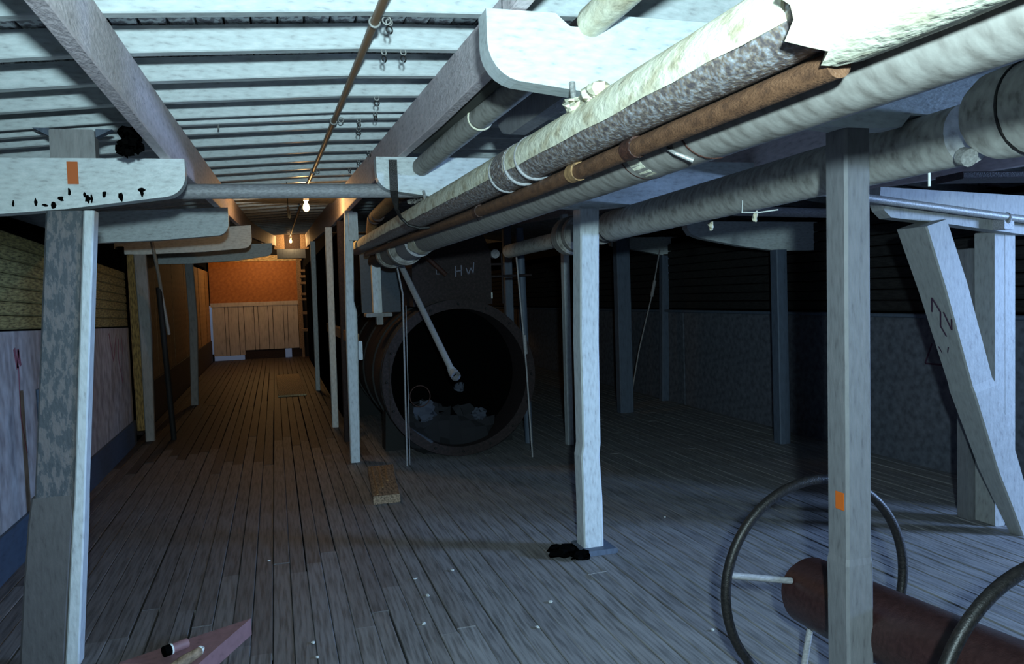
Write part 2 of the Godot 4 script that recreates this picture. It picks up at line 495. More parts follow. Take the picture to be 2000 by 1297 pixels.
# ---------------------------------------------------------------- floor, ceiling, walls
func build_shell() -> void:
	var fl := shell("floor", "weathered grey deck of narrow planks running away from the camera")
	var st := mb()
	box(st, P(-2.8, -0.14, -1.6), P(6.4, -0.035, 20.9), 0.0)
	obj("subfloor", st, M.black, fl)
	var l := -1.5
	while l < 4.84:
		var w := rng.randf_range(0.082, 0.094)
		var t := 0.4 - rng.randf_range(0.0, 1.2)
		while t < 20.8:
			var e := minf(t + (rng.randf_range(3.6, 4.6) if l < 0.8 else rng.randf_range(7.0, 10.0)), 20.85)
			# tone step: the corridor lane is darker and browner the farther ahead it lies
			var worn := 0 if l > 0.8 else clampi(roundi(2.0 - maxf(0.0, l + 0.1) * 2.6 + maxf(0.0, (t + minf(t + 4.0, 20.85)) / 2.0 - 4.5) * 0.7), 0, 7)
			if e > 20.0:
				e = 20.85
			var y := rng.randf_range(-0.0025, 0.0015)
			var gap: float = [0.0015, 0.002, 0.003, 0.003, 0.006, 0.009][rng.randi() % 6]
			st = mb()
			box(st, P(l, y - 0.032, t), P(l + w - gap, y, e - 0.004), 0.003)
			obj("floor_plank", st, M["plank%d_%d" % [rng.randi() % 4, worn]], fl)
			t = e
		l += w
	# deckhead: planks laid along the ship on closely set beams across it
	var ce := shell("ceiling", "white painted deck beams set close together under narrow deck planks")
	st = mb()
	for i in 24:
		var a := -2.8 + 9.2 * i / 24.0
		var b := -2.8 + 9.2 * (i + 1) / 24.0
		for q in [[-1.6, 22.0]]:
			var ya0 := head(a, q[0]) + 0.125
			var ya1 := head(a, q[1]) + 0.125
			var yb0 := head(b, q[0]) + 0.125
			var yb1 := head(b, q[1]) + 0.125
			loft(st, [PackedVector3Array([P(a, ya0, q[0]), P(b, yb0, q[0]), P(b, yb0 + 0.06, q[0]), P(a, ya0 + 0.06, q[0])]), PackedVector3Array([P(a, ya1, q[1]), P(b, yb1, q[1]), P(b, yb1 + 0.06, q[1]), P(a, ya1 + 0.06, q[1])])])
	obj("deck_backing", st, M.black, ce)
	l = -2.0
	while l < 5.6:
		var w := 0.082
		st = mb()
		var y := head(l + w / 2, 0.0) + 0.082 + rng.randf_range(0.0, 0.003)
		bar(st, P(l + w / 2, y + 0.018 - 0.02, -0.6), P(l + w / 2, y + 0.018 + 0.0366 * 22.0, 21.6), w - 0.006, 0.036, Vector3.UP, 0.004)
		obj("deck_plank", st, M.deckhead, ce)
		l += w
	var ts := [-0.6, -0.2, 0.2, 0.6, 1.02, 1.45, 1.88, 2.30, 2.70, 3.09, 3.46, 3.83, 4.0, 4.27, 4.69, 5.15, 5.59, 6.04, 6.52]
	var tt := 6.98
	while tt < 18.4:
		ts.append(tt)
		tt += rng.randf_range(0.5, 0.58) if tt > 9.0 else 0.46
	for k in ts.size():
		var t: float = ts[k]
		var th := 0.045
		if k == 11:
			th = 0.02
		st = mb()
		deck_beam(st, t, th, 0.0, 0.082)
		obj("ceiling_beam", st, M.paint_x, ce)
		if k == 9:      # the third beam in view is doubled: a lighter strip planted on its face
			st = mb()
			deck_beam(st, t - 0.012, 0.012, -0.002, 0.036)
			obj("ceiling_beam_facing", st, M.paint_x, ce)
	# boarded stretch round the nearer lamp
	for i in 10:
		st = mb()
		var t0 := 7.42 + i * 0.15
		var a := 0.05 - 0.0
		box(st, P(-0.34, head(0.2, t0) - 0.02, t0), P(0.7, head(0.2, t0) + 0.0, t0 + 0.144), 0.004)
		obj("ceiling_board", st, M.brown_x, ce)
	# left side: panelled below a rail, boarded above
	var wl := shell("wall_left", "left side of the hull, grey panels below and olive boards above a rail")
	var edges := [-1.5, 1.2, 3.0, 4.95, 6.9, 9.25]
	for i in edges.size() - 1:
		st = mb()
		var a: float = edges[i]
		var b: float = edges[i + 1] - 0.006
		wall_strip(st, -1.5, a, b, func(_t): return 0.24, func(t): return 1.515 - 0.0298 * t)
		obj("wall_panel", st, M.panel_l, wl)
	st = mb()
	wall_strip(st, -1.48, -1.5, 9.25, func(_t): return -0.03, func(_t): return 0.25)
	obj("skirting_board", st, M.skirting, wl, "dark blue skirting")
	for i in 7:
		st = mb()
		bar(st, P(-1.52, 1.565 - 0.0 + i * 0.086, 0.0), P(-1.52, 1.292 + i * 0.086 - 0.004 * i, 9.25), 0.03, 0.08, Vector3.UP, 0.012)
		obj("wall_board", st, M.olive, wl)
	st = mb()
	box(st, P(-1.56, -0.03, -1.5), P(-1.536, 2.05, 9.3), 0.0)
	obj("wall_backing", st, M.black, wl)
	# aft part of the left side: upright brown boards
	var tb := 10.0
	while tb < 20.9:
		st = mb()
		var w := rng.randf_range(0.45, 0.75)
		box(st, P(-1.6, 0.5, tb), P(-1.56 + rng.randf_range(0, 0.015), 2.2, minf(tb + w - 0.012, 20.9)), 0.004)
		obj("wall_board", st, M.brown, wl)
		st = mb()
		box(st, P(-1.6, -0.03, tb), P(-1.53, 0.5, minf(tb + w - 0.006, 20.9)), 0.004)
		obj("wall_board", st, M.rust_dim, wl)
		tb += w
	st = mb()
	box(st, P(-1.68, -0.03, 9.9), P(-1.61, 2.3, 20.9), 0.0)
	obj("wall_backing", st, M.black, wl)
	st = mb()
	box(st, P(-2.8, -0.04, -1.6), P(-2.7, 3.2, 21.4), 0.0)
	obj("outer_planking", st, M.void, wl)
	# right side
	var wr := shell("wall_right", "right side of the hull, dark grey panels below and dark boards above")
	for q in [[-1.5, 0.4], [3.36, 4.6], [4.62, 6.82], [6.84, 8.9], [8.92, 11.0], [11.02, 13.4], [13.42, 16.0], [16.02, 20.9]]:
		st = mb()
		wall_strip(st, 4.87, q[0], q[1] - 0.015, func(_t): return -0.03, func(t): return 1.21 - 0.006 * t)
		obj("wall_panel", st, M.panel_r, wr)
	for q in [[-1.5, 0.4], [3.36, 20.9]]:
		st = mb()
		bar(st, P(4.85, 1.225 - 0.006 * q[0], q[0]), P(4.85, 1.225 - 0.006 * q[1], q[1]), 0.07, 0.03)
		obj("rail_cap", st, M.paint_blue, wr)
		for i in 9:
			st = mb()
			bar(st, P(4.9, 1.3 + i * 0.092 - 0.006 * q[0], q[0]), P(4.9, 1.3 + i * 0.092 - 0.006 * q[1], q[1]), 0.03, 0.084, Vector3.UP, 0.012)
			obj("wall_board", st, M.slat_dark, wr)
		st = mb()
		box(st, P(4.93, -0.03, q[0]), P(4.97, 2.1, q[1]), 0.0)
		obj("wall_backing", st, M.black, wr)
	st = mb()
	box(st, P(4.86, 2.0, 0.4), P(4.97, 2.3, 3.36), 0.0)
	obj("port_lintel", st, M.paint_z, wr)
	st = mb()
	box(st, P(4.9, -0.03, 3.36), P(6.4, 3.2, 3.41), 0.0)
	box(st, P(4.9, -0.03, 0.35), P(6.4, 3.2, 0.4), 0.0)
	box(st, P(6.3, -0.04, 3.36), P(6.4, 3.2, 21.4), 0.0)
	box(st, P(6.3, -0.04, -1.6), P(6.4, 3.2, 0.35), 0.0)
	obj("outer_planking", st, M.void, wr)
	# far bulkhead: orange panel over upright wainscot boards, daylight showing at its left edge and foot
	var wb := shell("wall_back", "far bulkhead with an orange panel above upright wainscot boards")
	st = mb()
	box(st, P(-1.53, 1.42, 21.0), P(0.58, 2.44, 21.04), 0.004)
	obj("wall_panel", st, M.orange, wb, "orange panel")
	st = mb()
	box(st, P(-1.6, 2.44, 20.97), P(0.7, 2.58, 21.04), 0.006)
	obj("top_rail", st, M.brown_x, wb)
	st = mb()
	box(st, P(0.56, 0.2, 20.95), P(0.66, 2.5, 21.03), 0.006)
	obj("door_stile", st, M.pale_wood, wb)
	st = mb()
	box(st, P(-1.53, 1.32, 20.985), P(0.58, 1.42, 21.03), 0.006)
	obj("middle_rail", st, M.wainscot, wb)
	var x := -1.5
	var ws := [0.3, 0.08, 0.24, 0.13, 0.24, 0.1, 0.24, 0.11, 0.26, 0.1, 0.26]
	for w in ws:
		st = mb()
		var low := 0.1 if x < -0.82 else 0.22
		box(st, P(x, low, 21.0), P(minf(x + w - 0.012, 0.56), 1.32, 21.035 if w > 0.2 else 21.05), 0.006)
		obj("wainscot_board", st, M.wainscot, wb)
		x += w
	st = mb()
	box(st, P(-0.78, -0.1, 21.02), P(0.2, 0.23, 21.06), 0.0)
	box(st, P(0.36, -0.1, 21.02), P(0.7, 0.23, 21.06), 0.0)
	obj("foot_board", st, M.rust_dim, wb)
	st = mb()
	box(st, P(-1.5, 0.21, 21.055), P(0.6, 2.5, 21.07), 0.0)
	box(st, P(-1.5, 0.1, 21.055), P(-0.78, 0.22, 21.07), 0.0)
	obj("wall_backing", st, M.black, wb)
	st = mb()
	box(st, P(-2.75, -0.1, 21.05), P(-1.6, 3.3, 21.12), 0.0)
	box(st, P(0.6, -0.1, 21.05), P(6.4, 3.3, 21.12), 0.0)
	box(st, P(-1.6, 2.5, 21.05), P(0.6, 3.3, 21.12), 0.0)
	box(st, P(-1.6, 1.36, 21.05), P(-1.5, 2.5, 21.12), 0.0)
	box(st, P(-1.6, -0.1, 21.05), P(-1.5, 0.15, 21.12), 0.0)
	obj("wall_backing", st, M.void, wb)
	var wf := shell("wall_front", "bulkhead behind the camera")
	st = mb()
	box(st, P(-2.8, -0.1, -1.65), P(6.4, 3.0, -1.55), 0.0)
	obj("planking", st, M.void, wf)

func deck_beam(st: SurfaceTool, t: float, th: float, dy: float, depth: float) -> void:
	var rings := []
	for i in 13:
		var l := -2.7 + 9.0 * i / 12.0
		var y := head(l, t) + dy
		rings.append(PackedVector3Array([P(l, y + 0.004, t), P(l, y, t + 0.004), P(l, y, t + th - 0.004), P(l, y + 0.004, t + th), P(l, y + depth, t + th), P(l, y + depth, t)]))
	loft(st, rings)

func wall_strip(st: SurfaceTool, l: float, t0: float, t1: float, lo: Callable, hi: Callable) -> void:
	var d := 0.025
	var s := signf(l)
	loft(st, [PackedVector3Array([P(l, lo.call(t0), t0), P(l, hi.call(t0), t0), P(l + s * d, hi.call(t0), t0), P(l + s * d, lo.call(t0), t0)]), PackedVector3Array([P(l, lo.call(t1), t1), P(l, hi.call(t1), t1), P(l + s * d, hi.call(t1), t1), P(l + s * d, lo.call(t1), t1)])])

# ---------------------------------------------------------------- stringers and crossheads
func girder(label: String, pts: Array, m: Material, depth_to_head := true, thick := 0.045, depth := 0.16) -> Node3D:
	# pts: [l, bottom h, t] along the ship
	var o := thing("deck_girder", label, "beam", P(pts[0][0], pts[0][1], pts[0][2]), "")
	var st := mb()
	var rings := []
	for p in pts:
		var top: float = head(p[0], p[2]) - 0.001 if depth_to_head else p[1] + depth
		var c := 0.004
		rings.append(PackedVector3Array([P(p[0], p[1] + c, p[2]), P(p[0] + c, p[1], p[2]), P(p[0] + thick - c, p[1], p[2]), P(p[0] + thick, p[1] + c, p[2]), P(p[0] + thick, top, p[2]), P(p[0], top, p[2])]))
	loft(st, rings)
	obj("timber", st, m, o)
	return o

func corner(cx: float, cy: float, r: float, a0: float, a1: float, n := 6) -> Array:
	var out := []
	for i in n + 1:
		var a := deg_to_rad(a0 + (a1 - a0) * i / n)
		out.append([cx + r * cos(a), cy + r * sin(a)])
	return out

func build_timbers() -> void:
	girder("long girder running under the ceiling left of the lamps", [[-0.435, 2.083, -0.5], [-0.435, 2.083, 2.0], [-0.43, 2.092, 3.6], [-0.405, 2.196, 6.4], [-0.37, 2.314, 9.3], [-0.32, 2.39, 12.2], [-0.16, 2.52, 15.5], [0.04, 2.66, 18.6]], M.paint_z)
	girder("long girder right of the lamps, running back from the nearest rounded crosshead", [[0.64, 2.155, 2.085], [0.64, 2.172, 3.2], [0.64, 2.204, 4.12], [0.645, 2.25, 6.4], [0.655, 2.3, 9.3], [0.67, 2.4, 12.2], [0.73, 2.62, 18.6]], M.paint_z)
	girder("short girder end lying on top of the nearest rounded crosshead", [[0.62, 2.226, -0.5], [0.62, 2.226, 2.08]], M.paint_z)
	girder("girder behind the big lagged pipes, right of the centre posts", [[2.73, 2.07, -0.5], [2.73, 2.08, 2.0], [2.74, 2.1, 4.2], [2.75, 2.2, 7.2], [2.75, 2.4, 12.5]], M.paint_z)
	girder("girder above the near right-hand crosshead, farthest to the right", [[3.9, 2.08, -0.5], [3.9, 2.08, 3.4], [3.9, 2.1, 4.3], [3.9, 2.16, 6.4], [3.9, 2.24, 9.4]], M.paint_z)
	# plain boards beside the right girder
	var o := thing("narrow_board", "greenish narrow board lying along the right girder between the two rounded crossheads", "board", P(0.735, 2.2, 2.09))
	var st := mb()
	bar(st, P(0.735, 2.2, 2.09), P(0.74, 2.25, 4.11), 0.05, 0.06)
	obj("plank", st, mat(null, Color(0.33, 0.33, 0.3), 0.8), o)
	o = thing("short_timber", "short grey timber with a rounded end, right of the thin lagged pipe", "beam", P(1.0, 2.2, 2.09))
	st = mb()
	var rr := []
	for q in [[2.09, 0.0], [3.2, 0.0], [3.3, 0.012], [3.36, 0.035]]:
		rr.append(rect(P(1.0, 2.2 + q[1], q[0]), Vector3(0.04, 0, 0), Vector3(0, 0.055 - q[1], 0), 0.006))
	loft(st, rr)
	obj("timber", st, M.paint_dull, o)
	# rounded crossheads over the centre posts
	var a := [[0.552, 2.222]]
	a += corner(0.652, 2.14, 0.1, 180, 258)
	a += [[0.81, 2.022], [1.2, 1.99], [1.64, 1.949], [1.76, 1.949], [1.845, 1.955], [1.88, 1.992], [1.98, 1.99], [2.06, 1.958], [2.4, 1.99]]
	a += corner(2.72, 2.15, 0.1, 285, 360, 4)
	a += [[2.82, 2.222], [0.9, 2.226], [0.86, 2.19], [0.78, 2.19], [0.74, 2.222]]
	crosshead(a, 2.0, 2.08, "nearest rounded crosshead on the close right-hand post, its white end lit brightest", "", M.paint_x)
	var b := [[0.528, 2.203]]
	b += corner(0.618, 2.12, 0.09, 180, 258)
	b += [[0.94, 1.983], [1.64, 1.936], [1.74, 1.936], [2.5, 1.985]]
	b += corner(2.71, 2.11, 0.09, 285, 360, 4)
	b += [[2.8, 2.203]]
	crosshead(b, 4.12, 4.2, "second rounded crosshead, on the slender post in mid floor, an iron strap on its end", "", M.paint_x)
	# left row
	var names := ["nearest crosshead of the left row, with an orange patch near its rounded end", "second crosshead of the left row, blue grey, just behind the orange patched one", "third crosshead of the left row, pinkish, over the grey post beside the orange strip", "farthest crosshead of the left row, in front of the orange panel"]
	var data := [[-0.334, 2.093, 1.934, [[-0.785, 1.886], [-1.02, 1.867], [-1.45, 1.85]], 2.083, -1.49, 3.6], [-0.306, 2.195, 1.984, [[-0.8, 1.955], [-1.244, 1.94], [-2.3, 1.97]], 2.13, -2.3, 6.4], [-0.213, 2.313, 2.06, [[-0.7, 2.03], [-1.32, 2.012], [-1.6, 2.02]], 2.24, -1.6, 9.3], [0.0, 2.303, 2.117, [[-0.5, 2.06], [-1.117, 2.03], [-1.55, 2.03]], 2.27, -1.55, 12.2]]
	for i in 4:
		var d: Array = data[i]
		var c := []
		var r := 0.09
		c.append([d[5], d[4]])
		c.append([d[0], d[1]])
		c += corner(d[0] - r, d[2] + r, r, 0, -80)
		c += d[3]
		var n := crosshead(c, d[6], d[6] + 0.09, names[i], "", M.paint_x)
		if i == 0:
			st = mb()
			box(st, P(-0.775, 1.985, 3.597), P(-0.735, 2.075, 3.6), 0.0)
			obj("orange_patch", st, M.orange_tape, n, "orange patch")
			st = mb()
			for q in 26:
				var pl := rng.randf_range(-1.3, -0.5)
				var ph := 1.9 + rng.randf_range(0.0, 0.045) + (0.02 if pl > -0.8 else 0.0)
				lump(st, P(pl, ph, 3.6), Vector3(rng.randf_range(0.004, 0.012), rng.randf_range(0.006, 0.02), 0.0015), 0.4, 6, 4)
			obj("bare_patch", st, M.black, n, "paint chipped away").set_meta("kind", "stuff")
	# stub on the near-left crosshead carrying the ceiling
	o = thing("stub_post", "short grey stub between the orange patched crosshead and the ceiling", "post", P(-0.775, 2.08, 3.76))
	st = mb()
	box(st, P(-0.86, 2.075, 3.72), P(-0.69, 2.228, 3.8))
	obj("timber", st, M.paint_dull, o)
	for s in [-1, 1]:
		st = mb()
		slab(st, [[-0.775 + s * 0.086, 2.235], [-0.775 + s * 0.15, 2.235], [-0.775 + s * 0.086, 2.2]], 3.74, 3.79)
		obj("bracket", st, M.paint_blue, o)
	# right row
	var rn := ["bright crosshead at the right edge, over the slanting brace", "crosshead of the right row seen left of the near post, rounded left end", "dim far crosshead of the right row, below the lagged pipe"]
	var rd := [[[[3.18, 1.994], [3.175, 1.93]], [[3.2, 1.87], [3.25, 1.828], [3.63, 1.791], [4.18, 1.725], [4.83, 1.72], [4.83, 1.9], [4.18, 1.949]], 3.6], [[[3.549, 2.064], [3.56, 2.0]], [[3.6, 1.945], [3.7, 1.91], [4.1, 1.835], [4.5, 1.783], [4.95, 1.783], [5.9, 1.84], [5.9, 2.04], [5.06, 2.045]], 6.4], [[[4.1, 2.12], [4.1, 2.02]], [[4.5, 1.948], [4.85, 1.88], [5.2, 1.885], [5.98, 1.92], [5.98, 2.05], [5.0, 2.12]], 9.3]]
	for i in 3:
		crosshead(rd[i][0] + rd[i][1], rd[i][2], rd[i][2] + 0.09, rn[i], "", M.paint_worn if i == 0 else M.paint_x)
	# dark planking beyond, top right
	o = thing("loose_plank", "brown weathered plank under the guard at the upper right edge", "board", P(3.3, 2.0, 3.2))
	st = mb()
	bar(st, P(3.24, 1.985, 3.2), P(4.7, 1.99, 3.0), 0.2, 0.035)
	obj("plank", st, M.rust_dim, o)
	# header across the corridor by the far lamp
	o = thing("corridor_header", "boxed header across the corridor under the far bulb", "beam", P(0.4, 2.4, 18.8))
	st = mb()
	box(st, P(0.1, 2.39, 18.75), P(0.72, 2.6, 19.0))
	obj("lower_box", st, M.paint_blue, o)
	st = mb()
	box(st, P(0.05, 2.6, 18.85), P(0.27, 2.93, 18.95))
	obj("upright", st, M.pale_wood, o)
	st = mb()
	box(st, P(0.62, 2.6, 18.85), P(0.8, 2.93, 18.95))
	obj("upright", st, M.pale_wood, o)
	st = mb()
	box(st, P(0.27, 2.6, 18.88), P(0.62, 2.93, 18.95))
	obj("panel", st, M.rust_dim, o)

# ---------------------------------------------------------------- posts
func build_posts() -> void:
	var o: Node3D
	var st: SurfaceTool
	# close post on the right, in front of the reel
	o = upright([[1.69, 0.0, 2.06, 0.098, 0.1], [1.69, 0.62, 2.06, 0.1, 0.1], [1.69, 0.64, 2.06, 0.093, 0.095], [1.69, 1.949, 2.05, 0.092, 0.095]], "close grey post at the right, standing in front of the wheeled reel", M.paint_dim, "")
	st = mb()
	box(st, P(1.641, 0.79, 2.025), P(1.646, 0.845, 2.062), 0.001)
	obj("rusty_patch", st, M.orange_tape, o, "rust coloured patch")
	# slender post in mid floor
	o = upright([[1.67, 0.03, 4.2, 0.12, 0.12], [1.672, 0.3, 4.2, 0.118, 0.12], [1.665, 0.55, 4.2, 0.112, 0.12], [1.675, 0.62, 4.2, 0.108, 0.12], [1.675, 1.2, 4.19, 0.112, 0.12], [1.69, 1.936, 4.17, 0.112, 0.12]], "slender white post standing alone in mid floor", M.paint_y, "")
	st = mb()
	box(st, P(1.59, -0.0, 4.08), P(1.79, 0.03, 4.3), 0.01)
	obj("foot_plate", st, M.paint_blue, o)
	# row left of the boiler, under the right girder
	o = upright([[0.63, 0.0, 7.25, 0.085, 0.09], [0.645, 1.0, 7.25, 0.1, 0.09], [0.65, 1.35, 7.25, 0.1, 0.09], [0.64, 1.45, 7.25, 0.075, 0.09], [0.665, 2.25, 7.25, 0.075, 0.09]], "pale post left of the boiler front, nearest of the corridor row", M.paint_y, "")
	st = mb()
	box(st, P(0.655, 1.985, 7.16), P(0.735, 2.235, 7.2))
	obj("cover_board", st, M.paint_y, o)
	st = mb()
	box(st, P(0.7, 0.92, 7.22), P(0.735, 1.09, 7.27))
	obj("cleat", st, M.paint_y, o)
	upright([[0.6, 0.0, 9.3, 0.07, 0.09], [0.62, 2.28, 9.3, 0.08, 0.09]], "second post of the corridor row beside the boiler", M.paint_y, "")
	upright([[0.6, 0.0, 13.1, 0.07, 0.09], [0.62, 2.38, 13.1, 0.08, 0.09]], "third post of the corridor row beside the boiler, thin in the distance", M.paint_y, "")
	upright([[0.66, 0.0, 8.3, 0.08, 0.05], [0.68, 2.26, 8.3, 0.08, 0.05]], "rust brown post between the first two pale posts of the corridor row", M.rust_dim, "")
	o = thing("side_rail", "short brown rail joining the posts of the corridor row", "rail", P(0.64, 1.09, 8.5))
	st = mb()
	bar(st, P(0.69, 1.1, 7.3), P(0.655, 1.1, 10.6), 0.05, 0.11)
	obj("rail", st, M.brown, o)
	# dark bulkhead aft beside the boiler
	o = thing("dark_bulkhead", "black boarded bulkhead closing the right side of the corridor", "bulkhead", P(0.75, 0, 13))
	var t := 9.4
	while t < 20.0:
		st = mb()
		var e := minf(t + rng.randf_range(0.5, 0.8), 20.0)
		box(st, P(0.74, 0.0, t), P(0.78, 2.25, e - 0.01))
		obj("board", st, M.black, o)
		t = e
	# mirror of the first corridor post, right of the boiler
	upright([[2.66, 0.0, 7.15, 0.06, 0.09], [2.67, 1.9, 7.15, 0.06, 0.09], [2.67, 2.2, 7.15, 0.06, 0.09]], "thin pale post right of the boiler, half hidden by the mid-floor post", M.paint_y, "")
	upright([[3.96, 0.0, 8.7, 0.17, 0.12], [3.96, 2.23, 8.7, 0.17, 0.12]], "broad dim blue post in the dark right of the mid-floor post", M.paint_blue, "")
	upright([[2.52, 0.0, 8.6, 0.09, 0.09], [2.52, 2.3, 8.6, 0.09, 0.09]], "dim blue post behind the boiler's right side", M.paint_blue, "")
	upright([[4.46, 0.0, 6.33, 0.11, 0.11], [4.45, 1.79, 6.33, 0.11, 0.11]], "narrow post under the rounded crosshead of the right row", M.paint_blue, "")
	upright([[4.87 - 0.06, 0.0, 9.35, 0.1, 0.1], [4.87 - 0.01, 1.9, 9.35, 0.1, 0.1]], "thin far post under the dim right-hand crosshead", M.paint_blue, "")
	# left row
	o = upright([[-0.905, 0.66, 3.665, 0.148, 0.085], [-0.795, 1.88, 3.655, 0.139, 0.085]], "leaning post at the left with flaking dark and pale paint", M.flaked, "")
	st = mb()
	loft(st, [rect(P(-0.985, 0.0, 3.665), Vector3(0.085, 0, 0), Vector3(0, 0, 0.05), 0.01), rect(P(-0.955, 0.3, 3.665), Vector3(0.084, 0, 0), Vector3(0, 0, 0.05), 0.008), rect(P(-0.918, 0.62, 3.665), Vector3(0.083, 0, 0), Vector3(0, 0, 0.05), 0.008), rect(P(-0.908, 0.72, 3.665), Vector3(0.077, 0, 0), Vector3(0, 0, 0.044), 0.008)])
	obj("lower_sleeve", st, M.sleeve, o, "plain greyish lower sleeve")
	st = mb()
	loft(st, [rect(P(-0.874, 0.0, 3.665), Vector3(0.026, 0, 0), Vector3(0, 0, 0.05), 0.006), rect(P(-0.815, 0.62, 3.665), Vector3(0.022, 0, 0), Vector3(0, 0, 0.05), 0.006), rect(P(-0.805, 0.72, 3.66), Vector3(0.02, 0, 0), Vector3(0, 0, 0.046), 0.006), rect(P(-0.706, 1.88, 3.65), Vector3(0.02, 0, 0), Vector3(0, 0, 0.046), 0.006)])
	obj("edge_board", st, M.paint_y, o, "clean pale edge board")
	upright([[-1.36, 0.0, 5.4, 0.08, 0.06], [-1.37, 1.0, 5.4, 0.06, 0.06]], "short dark blue post stub against the left panels, behind the leaning post", M.skirting, "")
	upright([[-1.36, 0.0, 9.35, 0.09, 0.09], [-1.345, 1.2, 9.35, 0.115, 0.09], [-1.36, 2.02, 9.35, 0.12, 0.09]], "grey post of the left row beside the orange strip", M.paint_dull, "")
	upright([[-1.17, 0.0, 12.25, 0.1, 0.09], [-1.13, 1.2, 12.25, 0.11, 0.09], [-1.15, 2.05, 12.25, 0.11, 0.09]], "farther grey post of the left row, in front of the brown boards", M.paint_dull, "")
	o = thing("door_jamb", "orange yellow upright strip between the left wall and the grey post", "door jamb", P(-1.5, 0, 9.6))
	st = mb()
	box(st, P(-1.505, 0.1, 9.46), P(-1.425, 2.02, 9.5))
	obj("strip", st, M.tan, o)
	st = mb()
	box(st, P(-1.57, -0.02, 9.28), P(-1.505, 2.1, 9.42))
	obj("dark_stile", st, M.black, o)
	# slanting brace and double post at the right
	o = thing("slanting_brace", "white slanting brace leaning from the right-hand crosshead to the deck", "brace", P(3.9, 0, 3.45))
	st = mb()
	var rr := []
	for q in [[3.46, 1.79, 0.145, 3.5, 3.72], [3.594, 1.44, 0.155, 3.5, 3.7], [3.77, 0.9, 0.153, 3.5, 3.67], [3.785, 0.86, 0.165, 3.49, 3.67], [3.95, 0.4, 0.158, 3.49, 3.63], [4.03, 0.18, 0.13, 3.48, 3.6], [4.09, 0.0, 0.11, 3.47, 3.56]]:
		rr.append(rect(P(q[0], q[1], (q[3] + q[4]) / 2.0), Vector3(q[2] / 2.0, 0.02, 0), Vector3(0, 0, (q[4] - q[3]) / 2.0), 0.008))
	loft(st, rr)
	obj("timber", st, M.paint_worn, o)
	st = mb()
	var n := Vector3(-0.97, -0.2, 0).normalized()
	var sc := [[[0, 1.30], [0.03, 1.38], [0.06, 1.30], [0.03, 1.22], [0.05, 1.16]], [[0.08, 1.3], [0.1, 1.2], [0.12, 1.26]], [[-0.03, 1.1], [0.0, 1.02], [0.04, 1.1]], [[0.0, 0.92], [0.02, 0.84]], [[0.02, 0.74], [0.05, 0.64], [0.08, 0.74]], [[0.0, 0.56], [0.05, 0.5]]]
	for s in sc:
		var pts := []
		for q in s:
			var f: float = (1.81 - q[1]) / 1.81
			pts.append(P(3.372 + 0.64 * f, q[1], 3.62 - 0.03 * f - q[0] + 0.02))
		stroke(st, pts, 0.009, n)
		obj("graffiti", st, M.graffiti_dark, o, "dark purple scribble")
		st = mb()
	o = thing("double_post", "bright double post at the right edge behind the slanting brace", "post", P(3.98, 0, 3.6))
	st = mb()
	box(st, P(4.045, 0.0, 3.67), P(4.12, 1.75, 3.81))
	obj("timber", st, M.paint_worn, o)
	st = mb()
	box(st, P(4.123, 0.0, 3.67), P(4.198, 1.75, 3.81))
	obj("timber", st, M.paint_worn, o)
	st = mb()
	box(st, P(4.0, 0.0, 3.82), P(4.06, 1.66, 3.9))
	obj("backing_timber", st, M.paint_dim, o)

